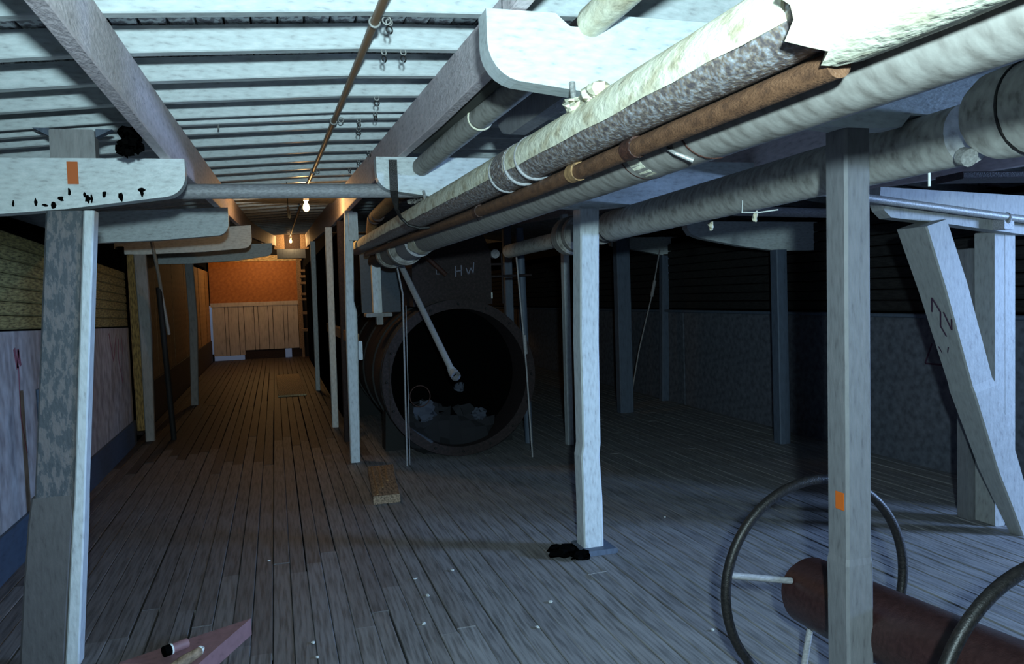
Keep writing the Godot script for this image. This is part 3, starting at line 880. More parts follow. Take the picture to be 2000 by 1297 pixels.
# ---------------------------------------------------------------- pipes
func build_pipes() -> void:
	var st: SurfaceTool
	var o: Node3D
	# upper of the two big pipes
	o = thing("lagged_pipe", "big upper pipe, cream lagging above a mottled flaking underside", "pipe", P(0.78, 1.9, 2))
	st = mb()
	var pts := [P(0.78, 1.897, -0.3), P(0.78, 1.897, 2.0), P(0.78, 1.905, 3.2), P(0.78, 1.93, 5.2), P(0.78, 1.952, 7.9)]
	tube(st, pts, 0.0615, 32)
	obj("bare_pipe", st, M.mottled, o, "mottled flaking metal")
	st = mb()
	var outer := []
	for i in 60:
		var t := 1.0 + 6.6 * i / 59.0
		var y := 1.897 + maxf(0.0, t - 2.0) * 0.0094
		var c := P(0.78, y, t)
		var rr := PackedVector3Array()
		var lo := deg_to_rad(202.0 + rng.randf_range(-2.0, 2.0))
		for j in 21:
			var a := deg_to_rad(-15.0) + (lo - deg_to_rad(-15.0)) * j / 20.0
			rr.append(c + Vector3(cos(a), sin(a), 0) * (0.0665 + rng.randf_range(-0.0006, 0.0006)))
		for j in 21:
			var a := lo + (deg_to_rad(-15.0) - lo) * j / 20.0
			rr.append(c + Vector3(cos(a), sin(a), 0) * 0.061)
		outer.append(rr)
	loft_out(st, outer, 0.78)
	obj("lagging", st, M.canvas, o, "cream lagging")
	# swollen sleeve at the near end with a torn edge
	st = mb()
	var rings := []
	for i in 9:
		var t := -0.3 + 1.25 * i / 8.0
		var g := ring(P(0.785, 1.898, t), Vector3.FORWARD, 0.096, 28)
		for j in g.size():
			g[j].y += rng.randf_range(-0.002, 0.002)
			if i == 8:
				g[j].z += (0.016 * sin(j * 2.1) + 0.012 * sin(j * 4.7) - 0.012) * (1.0 if g[j].y < 1.905 else 0.2)
		rings.append(g)
	loft(st, rings, true)
	obj("lagging_sleeve", st, M.canvas, o, "torn swollen sleeve")
	for t in [2.32, 2.44, 2.62]:
		st = mb()
		torus(st, P(0.78, 1.90, t), Vector3.FORWARD, 0.064, 0.006, 28, 6)
		obj("band", st, M.galv, o)
	st = mb()
	pipe(st, P(0.78, 1.902, 2.46), P(0.78, 1.902, 2.6), 0.068, 24)
	obj("coupling", st, M.mottled, o)
	st = mb()
	for i in 5:
		lump(st, P(0.735 + rng.randf_range(-0.02, 0.02), 1.955 + rng.randf_range(-0.01, 0.02), 1.72 + i * 0.035), Vector3(0.024, 0.016, 0.03), 0.25, 10, 7)
	obj("torn_lagging", st, M.canvas, o, "torn tuft of lagging")
	st = mb()
	for i in 3:
		lump(st, P(0.8 - i * 0.02, 2.012 + 0.0, 4.35 + i * 0.05), Vector3(0.02, 0.014, 0.04), 0.5, 8, 6)
	obj("torn_lagging", st, M.canvas_grey, o)
	# lower of the two
	o = thing("lagged_pipe", "big lower pipe wrapped in grey canvas, hanging below the mottled one", "pipe", P(0.93, 1.85, 3))
	st = mb()
	pts = []
	for i in 50:
		pts.append(P(0.93, 1.862 - 0.004 * i / 10.0, -0.3 + 5.3 * i / 49.0))
	tube(st, pts, 0.083, 32, true, 0.006)
	obj("lagging", st, M.canvas_grey, o)
	for q in [[1.55, 0.0865], [1.86, 0.0865], [3.35, 0.088], [4.1, 0.088]]:
		st = mb()
		torus(st, P(0.93, 1.858, q[0]), Vector3(0.12, 0, -1), q[1] - 0.002, 0.0035, 32, 6)
		obj("band", st, M.rust, o, "dark band")
	st = mb()
	pipe(st, P(0.93, 1.858, 1.78), P(0.93, 1.858, 1.84), 0.0865, 28)
	obj("wrap_end", st, M.canvas, o)
	st = mb()
	tube(st, [P(0.855, 1.805, 1.62), P(0.865, 1.79, 1.6), P(0.9, 1.773, 1.585)], [0.005, 0.0045, 0.006], 8)
	obj("clip", st, M.steel, o, "bright metal clip")
	st = mb()
	rings = []
	for i in 4:
		var g := ring(P(0.93, 1.845, 4.95 + 0.06 * i), Vector3.FORWARD, 0.085 + 0.004 * i, 24)
		for j in g.size():
			g[j].z += rng.randf_range(-0.05, 0.05) * i / 3.0
		rings.append(g)
	loft(st, rings, true)
	obj("torn_lagging", st, M.canvas, o)
	st = mb()
	pipe(st, P(0.93, 1.84, 5.0), P(0.93, 1.82, 7.6), 0.07, 24)
	obj("bare_pipe", st, M.rust_dim, o)
	st = mb()
	pipe(st, P(0.93, 1.84, 5.22), P(0.93, 1.838, 5.62), 0.1, 28)
	obj("collar", st, M.galv, o, "bluish metal collar")
	for q in [[5.78, 0.13], [6.5, 0.125]]:
		st = mb()
		pipe(st, P(0.93, 1.838, q[0]), P(0.93, 1.838, q[0] + 0.09), q[1], 32)
		torus(st, P(0.93, 1.838, q[0]), Vector3.FORWARD, q[1] - 0.006, 0.008, 32, 6)
		obj("flange", st, M.canvas_grey, o, "round flange")
	st = mb()
	pipe(st, P(0.93, 1.838, 5.85), P(0.93, 1.832, 6.5), 0.098, 28)
	obj("lagging", st, M.canvas_grey, o)
	# rusty pipe nestled between the two
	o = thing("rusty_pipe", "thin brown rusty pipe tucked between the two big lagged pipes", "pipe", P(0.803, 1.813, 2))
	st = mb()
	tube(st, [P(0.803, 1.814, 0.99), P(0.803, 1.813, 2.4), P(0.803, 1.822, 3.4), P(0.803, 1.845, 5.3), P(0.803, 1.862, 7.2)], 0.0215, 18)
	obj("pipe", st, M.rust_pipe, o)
	for q in [[1.66, 0.025], [2.02, 0.026], [3.1, 0.025]]:
		st = mb()
		pipe(st, P(0.803, 1.815 + maxf(0.0, q[0] - 2.4) * 0.008, q[0]), P(0.803, 1.815 + maxf(0.0, q[0] - 2.4) * 0.008, q[0] + 0.05), q[1], 18)
		obj("coupling", st, M.brown if q[0] == 2.02 else M.rust, o)
	# pipe behind the near post
	o = thing("lagged_pipe", "grey lagged pipe passing behind the close right-hand post", "pipe", P(1.95, 1.88, 3))
	st = mb()
	pts = []
	for i in 26:
		var t := 1.86 + 2.56 * i / 25.0
		pts.append(P(1.95, 1.905 - 0.0175 * (t - 2.1), t))
	tube(st, pts, 0.088, 32, true, 0.006)
	obj("lagging", st, M.canvas_dim, o)
	st = mb()
	pts = []
	var rad := []
	for q in [[0.2, 0.12], [1.3, 0.12], [1.62, 0.122], [1.7, 0.126], [1.76, 0.12], [1.8, 0.1]]:
		pts.append(P(1.955, 1.94, q[0]))
		rad.append(q[1])
	tube(st, pts, rad, 32, true, 0.012)
	obj("lagging_sleeve", st, M.canvas_dim, o, "swollen near end")
	st = mb()
	for t in [1.66, 4.42, 4.5]:
		torus(st, P(1.955, 1.94 if t < 2 else 1.862, t), Vector3.FORWARD, 0.123 if t < 2 else 0.088, 0.005, 30, 6)
	obj("wire_band", st, M.iron, o)
	st = mb()
	tube(st, [P(1.9, 1.84, 1.83), P(1.895, 1.83, 1.8)], [0.026, 0.026], 12)
	obj("plug", st, M.steel, o)
	st = mb()
	pipe(st, P(1.95, 1.862, 4.4), P(1.95, 1.835, 6.6), 0.056, 24, 12, 0.02)
	obj("narrow_lagging", st, M.canvas_dim, o)
	for q in [[4.56, 0.09, 0.1], [4.9, 0.126, 0.05], [5.04, 0.13, 0.1]]:
		st = mb()
		pipe(st, P(1.95, 1.855, q[0]), P(1.95, 1.855, q[0] + q[2]), q[1], 30)
		torus(st, P(1.95, 1.855, q[0]), Vector3.FORWARD, q[1] - 0.005, 0.007, 30, 6)
		obj("flange", st, M.canvas_grey, o, "pale round flange")
	st = mb()
	tube(st, [P(1.87, 1.84, 2.9), P(1.88, 1.79, 2.92), P(1.92, 1.785, 2.86), P(1.97, 1.79, 2.8)], 0.003, 6)
	obj("tie_wire", st, M.flake, o)
	st = mb()
	tube(st, [P(1.9, 1.81, 1.95), P(1.9, 1.77, 1.95)], 0.004, 6)
	obj("tie_wire", st, M.flake, o)
	for q in [[2.9, 1.772], [3.25, 1.762]]:
		st = mb()
		lump(st, P(1.93, q[1], q[0]), Vector3(0.012, 0.02, 0.012), 0.5, 7, 5)
		obj("lagging_scrap", st, M.canvas, o)
	# thin lagged pipe on top of the crossheads
	o = thing("lagged_pipe", "thin grey lagged pipe lying through the tops of the rounded crossheads", "pipe", P(0.82, 2.15, 2.5))
	st = mb()
	pipe(st, P(0.86, 2.225, -0.3), P(0.84, 2.205, 2.0), 0.04, 24, 16, 0.03)
	obj("lagging", st, M.canvas, o)
	st = mb()
	pipe(st, P(0.838, 2.2, 2.01), P(0.755, 2.15, 4.13), 0.036, 20)
	obj("bare_pipe", st, M.rust_dim, o)
	st = mb()
	pipe(st, P(0.835, 2.197, 2.3), P(0.757, 2.151, 4.1), 0.047, 24, 14, 0.02)
	obj("lagging", st, M.canvas_dim, o)
	st = mb()
	torus(st, P(0.803, 2.178, 3.05), Vector3(0.04, 0.02, -1), 0.047, 0.006, 24, 6)
	obj("band", st, M.canvas, o, "white band")
	# the same run beyond the second crosshead
	o = thing("elbow_pipe", "brown pipe with ringed joints lit by the near bulb, beyond the second rounded crosshead", "pipe", P(0.76, 2.1, 5))
	st = mb()
	tube(st, [P(0.77, 2.12, 4.6), P(0.8, 2.13, 6.4), P(0.82, 2.13, 6.8), P(0.83, 2.05, 7.0), P(0.83, 1.98, 7.05)], 0.045, 20)
	obj("pipe", st, M.brown, o)
	for t in [4.9, 6.3, 6.55]:
		st = mb()
		pipe(st, P(0.78 + (t - 4.6) * 0.015, 2.125, t), P(0.785 + (t - 4.6) * 0.015, 2.125, t + 0.06), 0.054, 20)
		obj("joint_ring", st, M.rust, o)
	# pipe across between the crosshead ends
	o = thing("cross_pipe", "grey pipe crossing below the ceiling from the left crosshead to the second rounded one", "pipe", P(0.1, 2.05, 4.25))
	st = mb()
	pipe(st, P(-0.47, 2.035, 4.22), P(0.86, 2.05, 4.26), 0.037, 24)
	obj("pipe", st, M.galv, o)
	# conduit
	o = thing("conduit", "thin bronze conduit running along under the ceiling beams towards the bulb", "conduit", P(0.31, 2.25, 3))
	st = mb()
	pts = []
	for i in 19:
		var t := -0.3 + 7.7 * i / 18.0
		pts.append(P(0.315 - 0.0 * t, head(0.315, t) - 0.013, t))
	tube(st, pts, 0.0125, 12)
	obj("tube", st, M.brass, o)
	for t in [2.36, 4.0, 6.1]:
		st = mb()
		torus(st, P(0.315, head(0.315, t) - 0.013, t), Vector3.FORWARD, 0.015, 0.004, 14, 6)
		torus(st, P(0.35, head(0.315, t) - 0.006, t), Vector3.FORWARD, 0.012, 0.003, 14, 6)
		obj("clamp", st, M.steel, o)
	o = thing("conduit", "thin far conduit running under the ceiling between the two bulbs", "conduit", P(0.35, 2.6, 12))
	st = mb()
	pipe(st, P(0.33, head(0.33, 9.2) - 0.02, 9.2), P(0.4, head(0.4, 18.4) - 0.02, 18.4), 0.014, 8)
	obj("tube", st, M.brass, o)
	# pipes on the right
	o = thing("thin_pipe", "thin pale pipe across the face of the bright right-hand crosshead", "pipe", P(3.5, 1.87, 3.56))
	st = mb()
	pipe(st, P(2.6, 1.962, 3.48), P(4.8, 1.735, 3.56), 0.022, 16)
	obj("pipe", st, M.steel, o)
	st = mb()
	torus(st, P(3.98, 1.812, 3.535), Vector3(1, -0.1, 0), 0.026, 0.009, 16, 6)
	box(st, P(3.95, 1.75, 3.52), P(4.02, 1.84, 3.6))
	obj("pipe_clip", st, M.galv, o)
	o = thing("thin_pipe", "pale pipe end showing below the lagged pipe left of the close post", "pipe", P(3.3, 1.95, 4.6))
	st = mb()
	pipe(st, P(2.9, 1.97, 4.6), P(3.9, 1.95, 4.65), 0.032, 16)
	obj("pipe", st, M.galv, o)
	# leaning pipe in front of the boiler
	o = thing("leaning_pipe", "grey pipe slanting down in front of the boiler, open end towards the camera", "pipe", P(1.15, 1.3, 6.2))
	st = mb()
	tube(st, [P(1.0, 1.78, 6.62), P(1.255, 0.905, 5.85)], 0.024, 16)
	obj("shaft", st, M.galv, o)
	st = mb()
	var dn := P(0.24, -0.84, -0.8).normalized()
	var e0 := P(1.245, 0.93, 5.87)
	var fw := P(0.1, -0.25, -0.9).normalized()
	loft(st, [ring(e0, dn, 0.026, 18), ring(P(1.26, 0.895, 5.84), fw, 0.037, 18), ring(P(1.268, 0.873, 5.79), fw, 0.037, 18), ring(P(1.268, 0.873, 5.79), fw, 0.022, 18), ring(P(1.262, 0.89, 5.85), fw, 0.021, 18)], true, false)
	obj("open_socket", st, M.galv, o, "hollow open end")
	st = mb()
	pipe(st, P(1.262, 0.888, 5.846), P(1.261, 0.889, 5.851), 0.021, 14)
	obj("bore", st, M.black, o)
	# thin pipe by the left posts
	o = thing("thin_pipe", "thin white pipe hanging beside the grey post of the left row", "pipe", P(-1.2, 1.5, 9.0))
	st = mb()
	tube(st, [P(-1.17, 2.25, 8.7), P(-1.14, 1.75, 9.0), P(-1.14, 1.6, 9.1), P(-1.1, 1.15, 9.2)], 0.018, 10)
	obj("pipe", st, M.steel, o)
	st = mb()
	pipe(st, P(-1.16, 1.65, 9.08), P(-1.12, 0.0, 9.3), 0.03, 10)
	obj("dark_stand", st, M.black_iron, o)
	# hangers
	o = thing("pipe_hanger", "flat rusty iron strap on the second rounded crosshead, hooked under the big pipe", "hanger", P(0.6, 2.1, 4.1))
	st = mb()
	rings = []
	for q in [[0.612, 2.187, 4.112, 0.021, 0.0], [0.612, 2.03, 4.112, 0.021, 0.0], [0.615, 1.99, 4.105, 0.018, 0.4], [0.62, 1.93, 4.09, 0.012, 1.1], [0.64, 1.88, 4.08, 0.01, 1.4]]:
		var u: Vector3 = Vector3(cos(q[4]), 0, sin(q[4])) * q[3]
		var v: Vector3 = Vector3(-sin(q[4]), 0, cos(q[4])) * 0.004
		var c: Vector3 = P(q[0], q[1], q[2])
		rings.append(PackedVector3Array([c + u + v, c - u + v, c - u - v, c + u - v]))
	loft(st, rings)
	tube(st, [P(0.64, 1.885, 4.08), P(0.675, 1.85, 4.08), P(0.73, 1.835, 4.08), P(0.79, 1.838, 4.08), P(0.84, 1.86, 4.08)], 0.008, 8)
	obj("strap", st, M.iron, o)
	o = thing("hanger_rod", "pale steel rod hanging from the nearest rounded crosshead to the big pipe", "hanger", P(0.8, 2, 1.97))
	st = mb()
	tube(st, [P(0.775, 2.04, 1.985), P(0.775, 1.965, 1.97), P(0.73, 1.93, 1.96)], 0.0085, 10)
	obj("rod", st, M.steel, o)
	o = thing("hanger_rod", "pale steel rod hanging from the second rounded crosshead to the big pipe", "hanger", P(0.75, 2, 4.1))
	st = mb()
	tube(st, [P(0.765, 2.03, 4.11), P(0.77, 1.98, 4.1)], 0.008, 10)
	obj("rod", st, M.steel, o)

# as loft(), for a crescent section: normals away from the section's own middle line
func loft_out(st: SurfaceTool, rings: Array, cx: float) -> void:
	for i in rings.size() - 1:
		var a: PackedVector3Array = rings[i]
		var b: PackedVector3Array = rings[i + 1]
		for j in a.size():
			var k := (j + 1) % a.size()
			var cy := 1.897 + maxf(0.0, -a[j].z - 2.0) * 0.0094
			var s := 1.0 if j < 20 else -1.0
			var f := func(p: Vector3) -> Vector3: return Vector3(p.x - cx, p.y - cy, 0).normalized() * s
			tri(st, a[j], a[k], b[k], f.call(a[j]), f.call(a[k]), f.call(b[k]))
			tri(st, a[j], b[k], b[j], f.call(a[j]), f.call(b[k]), f.call(b[j]))
	for r in [rings[0], rings[rings.size() - 1]]:
		for j in 20:
			var q: PackedVector3Array = r
			face(st, PackedVector3Array([q[j], q[j + 1], q[40 - j], q[41 - j]]), Vector3.BACK)

# ---------------------------------------------------------------- boiler
func build_boiler() -> void:
	var c := P(1.585, 0.72, 7.05)
	var o := thing("boiler", "big black boiler on the deck with an open round front", "boiler", P(1.585, 0, 7.05))
	var st := mb()
	loft(st, [ring(P(1.585, 0.72, 7.1), Vector3.FORWARD, 0.70, 48), ring(P(1.585, 0.72, 13.2), Vector3.FORWARD, 0.70, 48)], true, false)
	obj("shell", st, M.rust_dim, o)
	for t in [7.14, 7.75, 8.6, 9.6, 11.0, 12.4]:
		st = mb()
		loft(st, [ring(P(1.585, 0.72, t), Vector3.FORWARD, 0.7, 48), ring(P(1.585, 0.72, t + 0.001), Vector3.FORWARD, 0.716, 48), ring(P(1.585, 0.72, t + 0.1), Vector3.FORWARD, 0.716, 48), ring(P(1.585, 0.72, t + 0.101), Vector3.FORWARD, 0.7, 48)], false, false)
		obj("band", st, M.black_iron, o)
	st = mb()
	var r := [[0.715, 7.12], [0.715, 7.05], [0.70, 7.035], [0.645, 7.035], [0.63, 7.05], [0.63, 7.5]]
	for i in r.size() - 1:
		var a := ring(P(1.585, 0.72, r[i][1]), Vector3.FORWARD, r[i][0], 56)
		var b := ring(P(1.585, 0.72, r[i + 1][1]), Vector3.FORWARD, r[i + 1][0], 56)
		for j in 56:
			var k := (j + 1) % 56
			var n := Vector3.BACK
			if i == 0:
				n = (a[j] - P(1.585, 0.72, r[i][1])).normalized()
			if i == 4:
				n = -(a[j] - P(1.585, 0.72, r[i][1])).normalized()
			face(st, PackedVector3Array([a[j], a[k], b[k], b[j]]), n)
	obj("front_ring", st, M.rust_dim, o, "rusty front ring")
	st = mb()
	pipe(st, P(1.585, 0.72, 7.5), P(1.585, 0.72, 7.55), 0.64, 48)
	obj("tube_plate", st, M.black, o)
	for j in 16:
		var a := TAU * j / 16.0
		st = mb()
		lump(st, c + Vector3(cos(a) * 0.672, sin(a) * 0.672, 0.02), Vector3(0.012, 0.012, 0.01), 0.05, 6, 4)
		obj("rivet", st, M.black_iron, o)
	for s in [[7.6, 0.25], [10.0, 0.25], [12.4, 0.25]]:
		st = mb()
		slab(st, [[0.95, 0.0], [2.22, 0.0], [2.2, 0.45], [1.9, 0.1], [1.27, 0.1], [0.97, 0.45]], s[0], s[0] + s[1])
		obj("saddle", st, M.black_iron, o)
	# things lying inside the front
	var h := thing("ash_heap", "heap of ash and dark rubble inside the open boiler front", "ash", P(1.5, 0.15, 7.3))
	st = mb()
	lump(st, P(1.55, 0.2, 7.3), Vector3(0.42, 0.22, 0.14), 0.2, 22, 9)
	lump(st, P(1.3, 0.32, 7.32), Vector3(0.2, 0.18, 0.12), 0.25, 14, 8)
	obj("heap", st, M.ash, h).set_meta("kind", "stuff")
	var sc := [[1.27, 0.42, "pale crumpled sheet lying on the ash in the boiler front", 0.1, 0.09], [1.6, 0.62, "small pale scrap inside the boiler front, below the leaning pipe", 0.05, 0.04], [1.78, 0.36, "torn grey scrap low in the boiler front, right of middle", 0.07, 0.05]]
	for q in sc:
		var p := thing("crumpled_scrap", q[2], "scrap", P(q[0], q[1], 7.18))
		st = mb()
		lump(st, P(q[0], q[1], 7.18), Vector3(q[3], q[4], 0.03), 0.35, 12, 8)
		obj("sheet", st, M.scrap, p)
	h = thing("wire_hoop", "thin rusty hoop standing inside the boiler front at the left", "hoop", P(1.22, 0.57, 7.12))
	st = mb()
	torus(st, P(1.22, 0.57, 7.12), Vector3(0.1, 0.1, 1), 0.095, 0.005, 30, 6)
	obj("hoop", st, M.rust, h)
	h = thing("grate_bar", "broken pale bar lying slanting at the foot of the boiler front", "bar", P(1.2, 0.25, 7.1))
	st = mb()
	bar(st, P(1.02, 0.33, 7.12), P(1.3, 0.14, 7.06), 0.05, 0.05)
	obj("bar", st, M.scrap, h)
	# uptake above the boiler
	o = thing("smoke_uptake", "dull red sheet metal uptake above the boiler front, chalked letters on it", "uptake", P(1.57, 1.42, 7.2))
	st = mb()
	slab(st, [[1.2, 1.38], [1.94, 1.38], [1.94, 1.86], [1.86, 2.05], [1.86, 2.28], [1.3, 2.28], [1.3, 2.05], [1.2, 1.9]], 7.16, 7.8)
	obj("casing", st, M.rust_dim, o)
	st = mb()
	box(st, P(1.93, 1.43, 7.15), P(1.942, 1.485, 7.158), 0.001)  # white chip stands in for a bright sliver of light
	obj("light_sliver", st, M.flake, o, "white chip standing in for a sliver of light at its right edge")
	st = mb()
	var f := 7.158
	stroke(st, [P(1.60, 1.74, f), P(1.60, 1.64, f)], 0.01, Vector3.BACK)
	stroke(st, [P(1.655, 1.745, f), P(1.655, 1.65, f)], 0.01, Vector3.BACK)
	stroke(st, [P(1.60, 1.69, f), P(1.655, 1.695, f)], 0.01, Vector3.BACK)
	obj("chalk_letter", st, M.chalk, o, "chalked letter H")
	st = mb()
	stroke(st, [P(1.70, 1.72, f), P(1.72, 1.66, f), P(1.745, 1.72, f), P(1.765, 1.67, f), P(1.775, 1.77, f)], 0.01, Vector3.BACK)
	obj("chalk_letter", st, M.chalk, o, "chalked letter W")
	st = mb()
	stroke(st, [P(1.42, 1.74, f), P(1.42, 1.67, f), P(1.45, 1.67, f)], 0.008, Vector3.BACK)
	obj("chalk_mark", st, M.chalk, o)
	o = thing("rusty_pole", "rusty pole slanting across the top of the uptake", "pole", P(1.35, 1.8, 7.1))
	st = mb()
	pipe(st, P(1.12, 2.0, 7.0), P(1.5, 1.66, 7.12), 0.022, 10)
	obj("pole", st, M.rust, o)
	# gauge fittings right of the uptake
	o = thing("gauge_piping", "thin gauge pipes and fittings right of the uptake", "piping", P(2.1, 1.4, 7.3))
	st = mb()
	pipe(st, P(2.07, 1.38, 7.25), P(2.07, 1.85, 7.25), 0.01, 8)
	pipe(st, P(1.95, 1.75, 7.25), P(2.08, 1.75, 7.25), 0.012, 8)
	pipe(st, P(1.95, 1.635, 7.25), P(2.36, 1.64, 7.25), 0.012, 8)
	obj("pipe", st, M.rust_dim, o)
	st = mb()
	pipe(st, P(1.99, 1.845, 7.18), P(1.99, 1.845, 7.24), 0.042, 18)
	obj("dial", st, M.galv, o, "pale dial")
	st = mb()
	lump(st, P(2.14, 1.825, 7.2), Vector3(0.03, 0.03, 0.03), 0.2)
	obj("valve", st, M.brass, o)
	# riser left of the uptake
	o = thing("riser_duct", "pale upright duct on a base plate, left of the boiler front under the flanges", "duct", P(0.93, 1.3, 7.5))
	st = mb()
	box(st, P(0.875, 1.33, 7.45), P(0.955, 1.82, 7.55))
	obj("duct", st, M.paint_y, o)
	st = mb()
	box(st, P(0.8, 1.295, 7.4), P(1.04, 1.33, 7.6))
	box(st, P(0.9, 1.22, 7.45), P(0.96, 1.295, 7.55))
	obj("base_plate", st, M.paint_dull, o)
	o = thing("blue_boards", "dark blue boards standing behind the pale duct by the boiler", "boards", P(1.0, 1.3, 8.1))
	for i in 2:
		st = mb()
		box(st, P(0.83 + i * 0.2, 1.32, 8.05), P(1.02 + i * 0.2, 2.1, 8.09))
		obj("board", st, M.skirting, o)
	# stay rods to the deck
	o = thing("stay_rod", "thin upright stay rod in front of the boiler's left side", "rod", P(1.05, 0, 6.87))
	st = mb()
	tube(st, [P(1.04, 0.0, 6.87), P(1.06, 1.5, 6.86), P(1.0, 1.85, 6.85)], 0.008, 8)
	tube(st, [P(1.07, 0.0, 6.9), P(1.09, 1.4, 6.9)], 0.004, 6)
	obj("rod", st, M.galv, o)
	o = thing("stay_rod", "thin slanting stay rod with a turnbuckle in front of the boiler's right side", "rod", P(2.15, 0, 6.74))
	st = mb()
	tube(st, [P(2.15, 0.0, 6.74), P(2.12, 0.8, 6.74), P(2.06, 1.85, 6.75)], 0.008, 8)
	obj("rod", st, M.galv, o)
	st = mb()
	tube(st, [P(2.118, 0.93, 6.74), P(2.11, 1.1, 6.74)], 0.018, 8)
	obj("turnbuckle", st, M.galv, o)
	o = thing("stay_rod", "slanting stay rod with a turnbuckle far off beside the thin right-hand post", "rod", P(4.5, 0.6, 9.0))
	st = mb()
	tube(st, [P(4.72, 1.95, 9.2), P(4.55, 1.4, 9.1), P(4.3, 0.7, 9.0), P(4.1, 0.0, 8.9)], 0.009, 8)
	tube(st, [P(4.6, 1.56, 9.12), P(4.54, 1.36, 9.1)], 0.022, 8)
	obj("rod", st, M.galv, o)
	o = thing("upright_pipe", "blue grey upright pipe just right of the boiler front", "pipe", P(2.32, 0, 7.4))
	st = mb()
	pipe(st, P(2.33, 0.0, 7.4), P(2.3, 2.1, 7.4), 0.04, 12)
	obj("pipe", st, M.paint_blue, o)

# ---------------------------------------------------------------- wheeled reel
func wheel(t: float, parent: Node3D) -> void:
	var c := P(1.845, 0.4, t)
	var w := Node3D.new()
	w.name = "wheel"
	w.position = c - parent.position
	parent.add_child(w, true)
	var st := mb()
	torus(st, c, Vector3.FORWARD, 0.38, 0.0175, 56, 10)
	obj("rim", st, M.iron, w)
	for i in 3:
		var a := deg_to_rad([168.0, 258.0, 335.0][i])
		var d := Vector3(cos(a), sin(a), 0)
		st = mb()
		tube(st, [c + d * 0.115, c + d * 0.37], 0.012, 10)
		obj("spoke", st, M.galv, w)

func build_reel() -> void:
	var o := thing("hose_reel", "iron reel on two spoked wheels, a brown drum between them", "reel", P(1.845, 0, 2.0))
	wheel(2.42, o)
	wheel(1.5, o)
	var st := mb()
	var pts := []
	var rad := []
	for q in [[2.5, 0.07], [2.49, 0.105], [2.46, 0.123], [2.3, 0.125], [2.27, 0.118], [1.9, 0.122], [1.55, 0.128], [1.2, 0.13]]:
		pts.append(P(1.845, 0.4 - (q[0] - 1.5) * 0.045, q[0]))
		rad.append(q[1])
	tube(st, pts, rad, 36)
	obj("drum", st, M.drum, o, "brown drum")
	st = mb()
	tube(st, [P(1.845, 0.41, 1.2), P(1.845, 0.41, 1.1)], [0.17, 0.17], 28)
	obj("end_disc", st, M.black_iron, o)

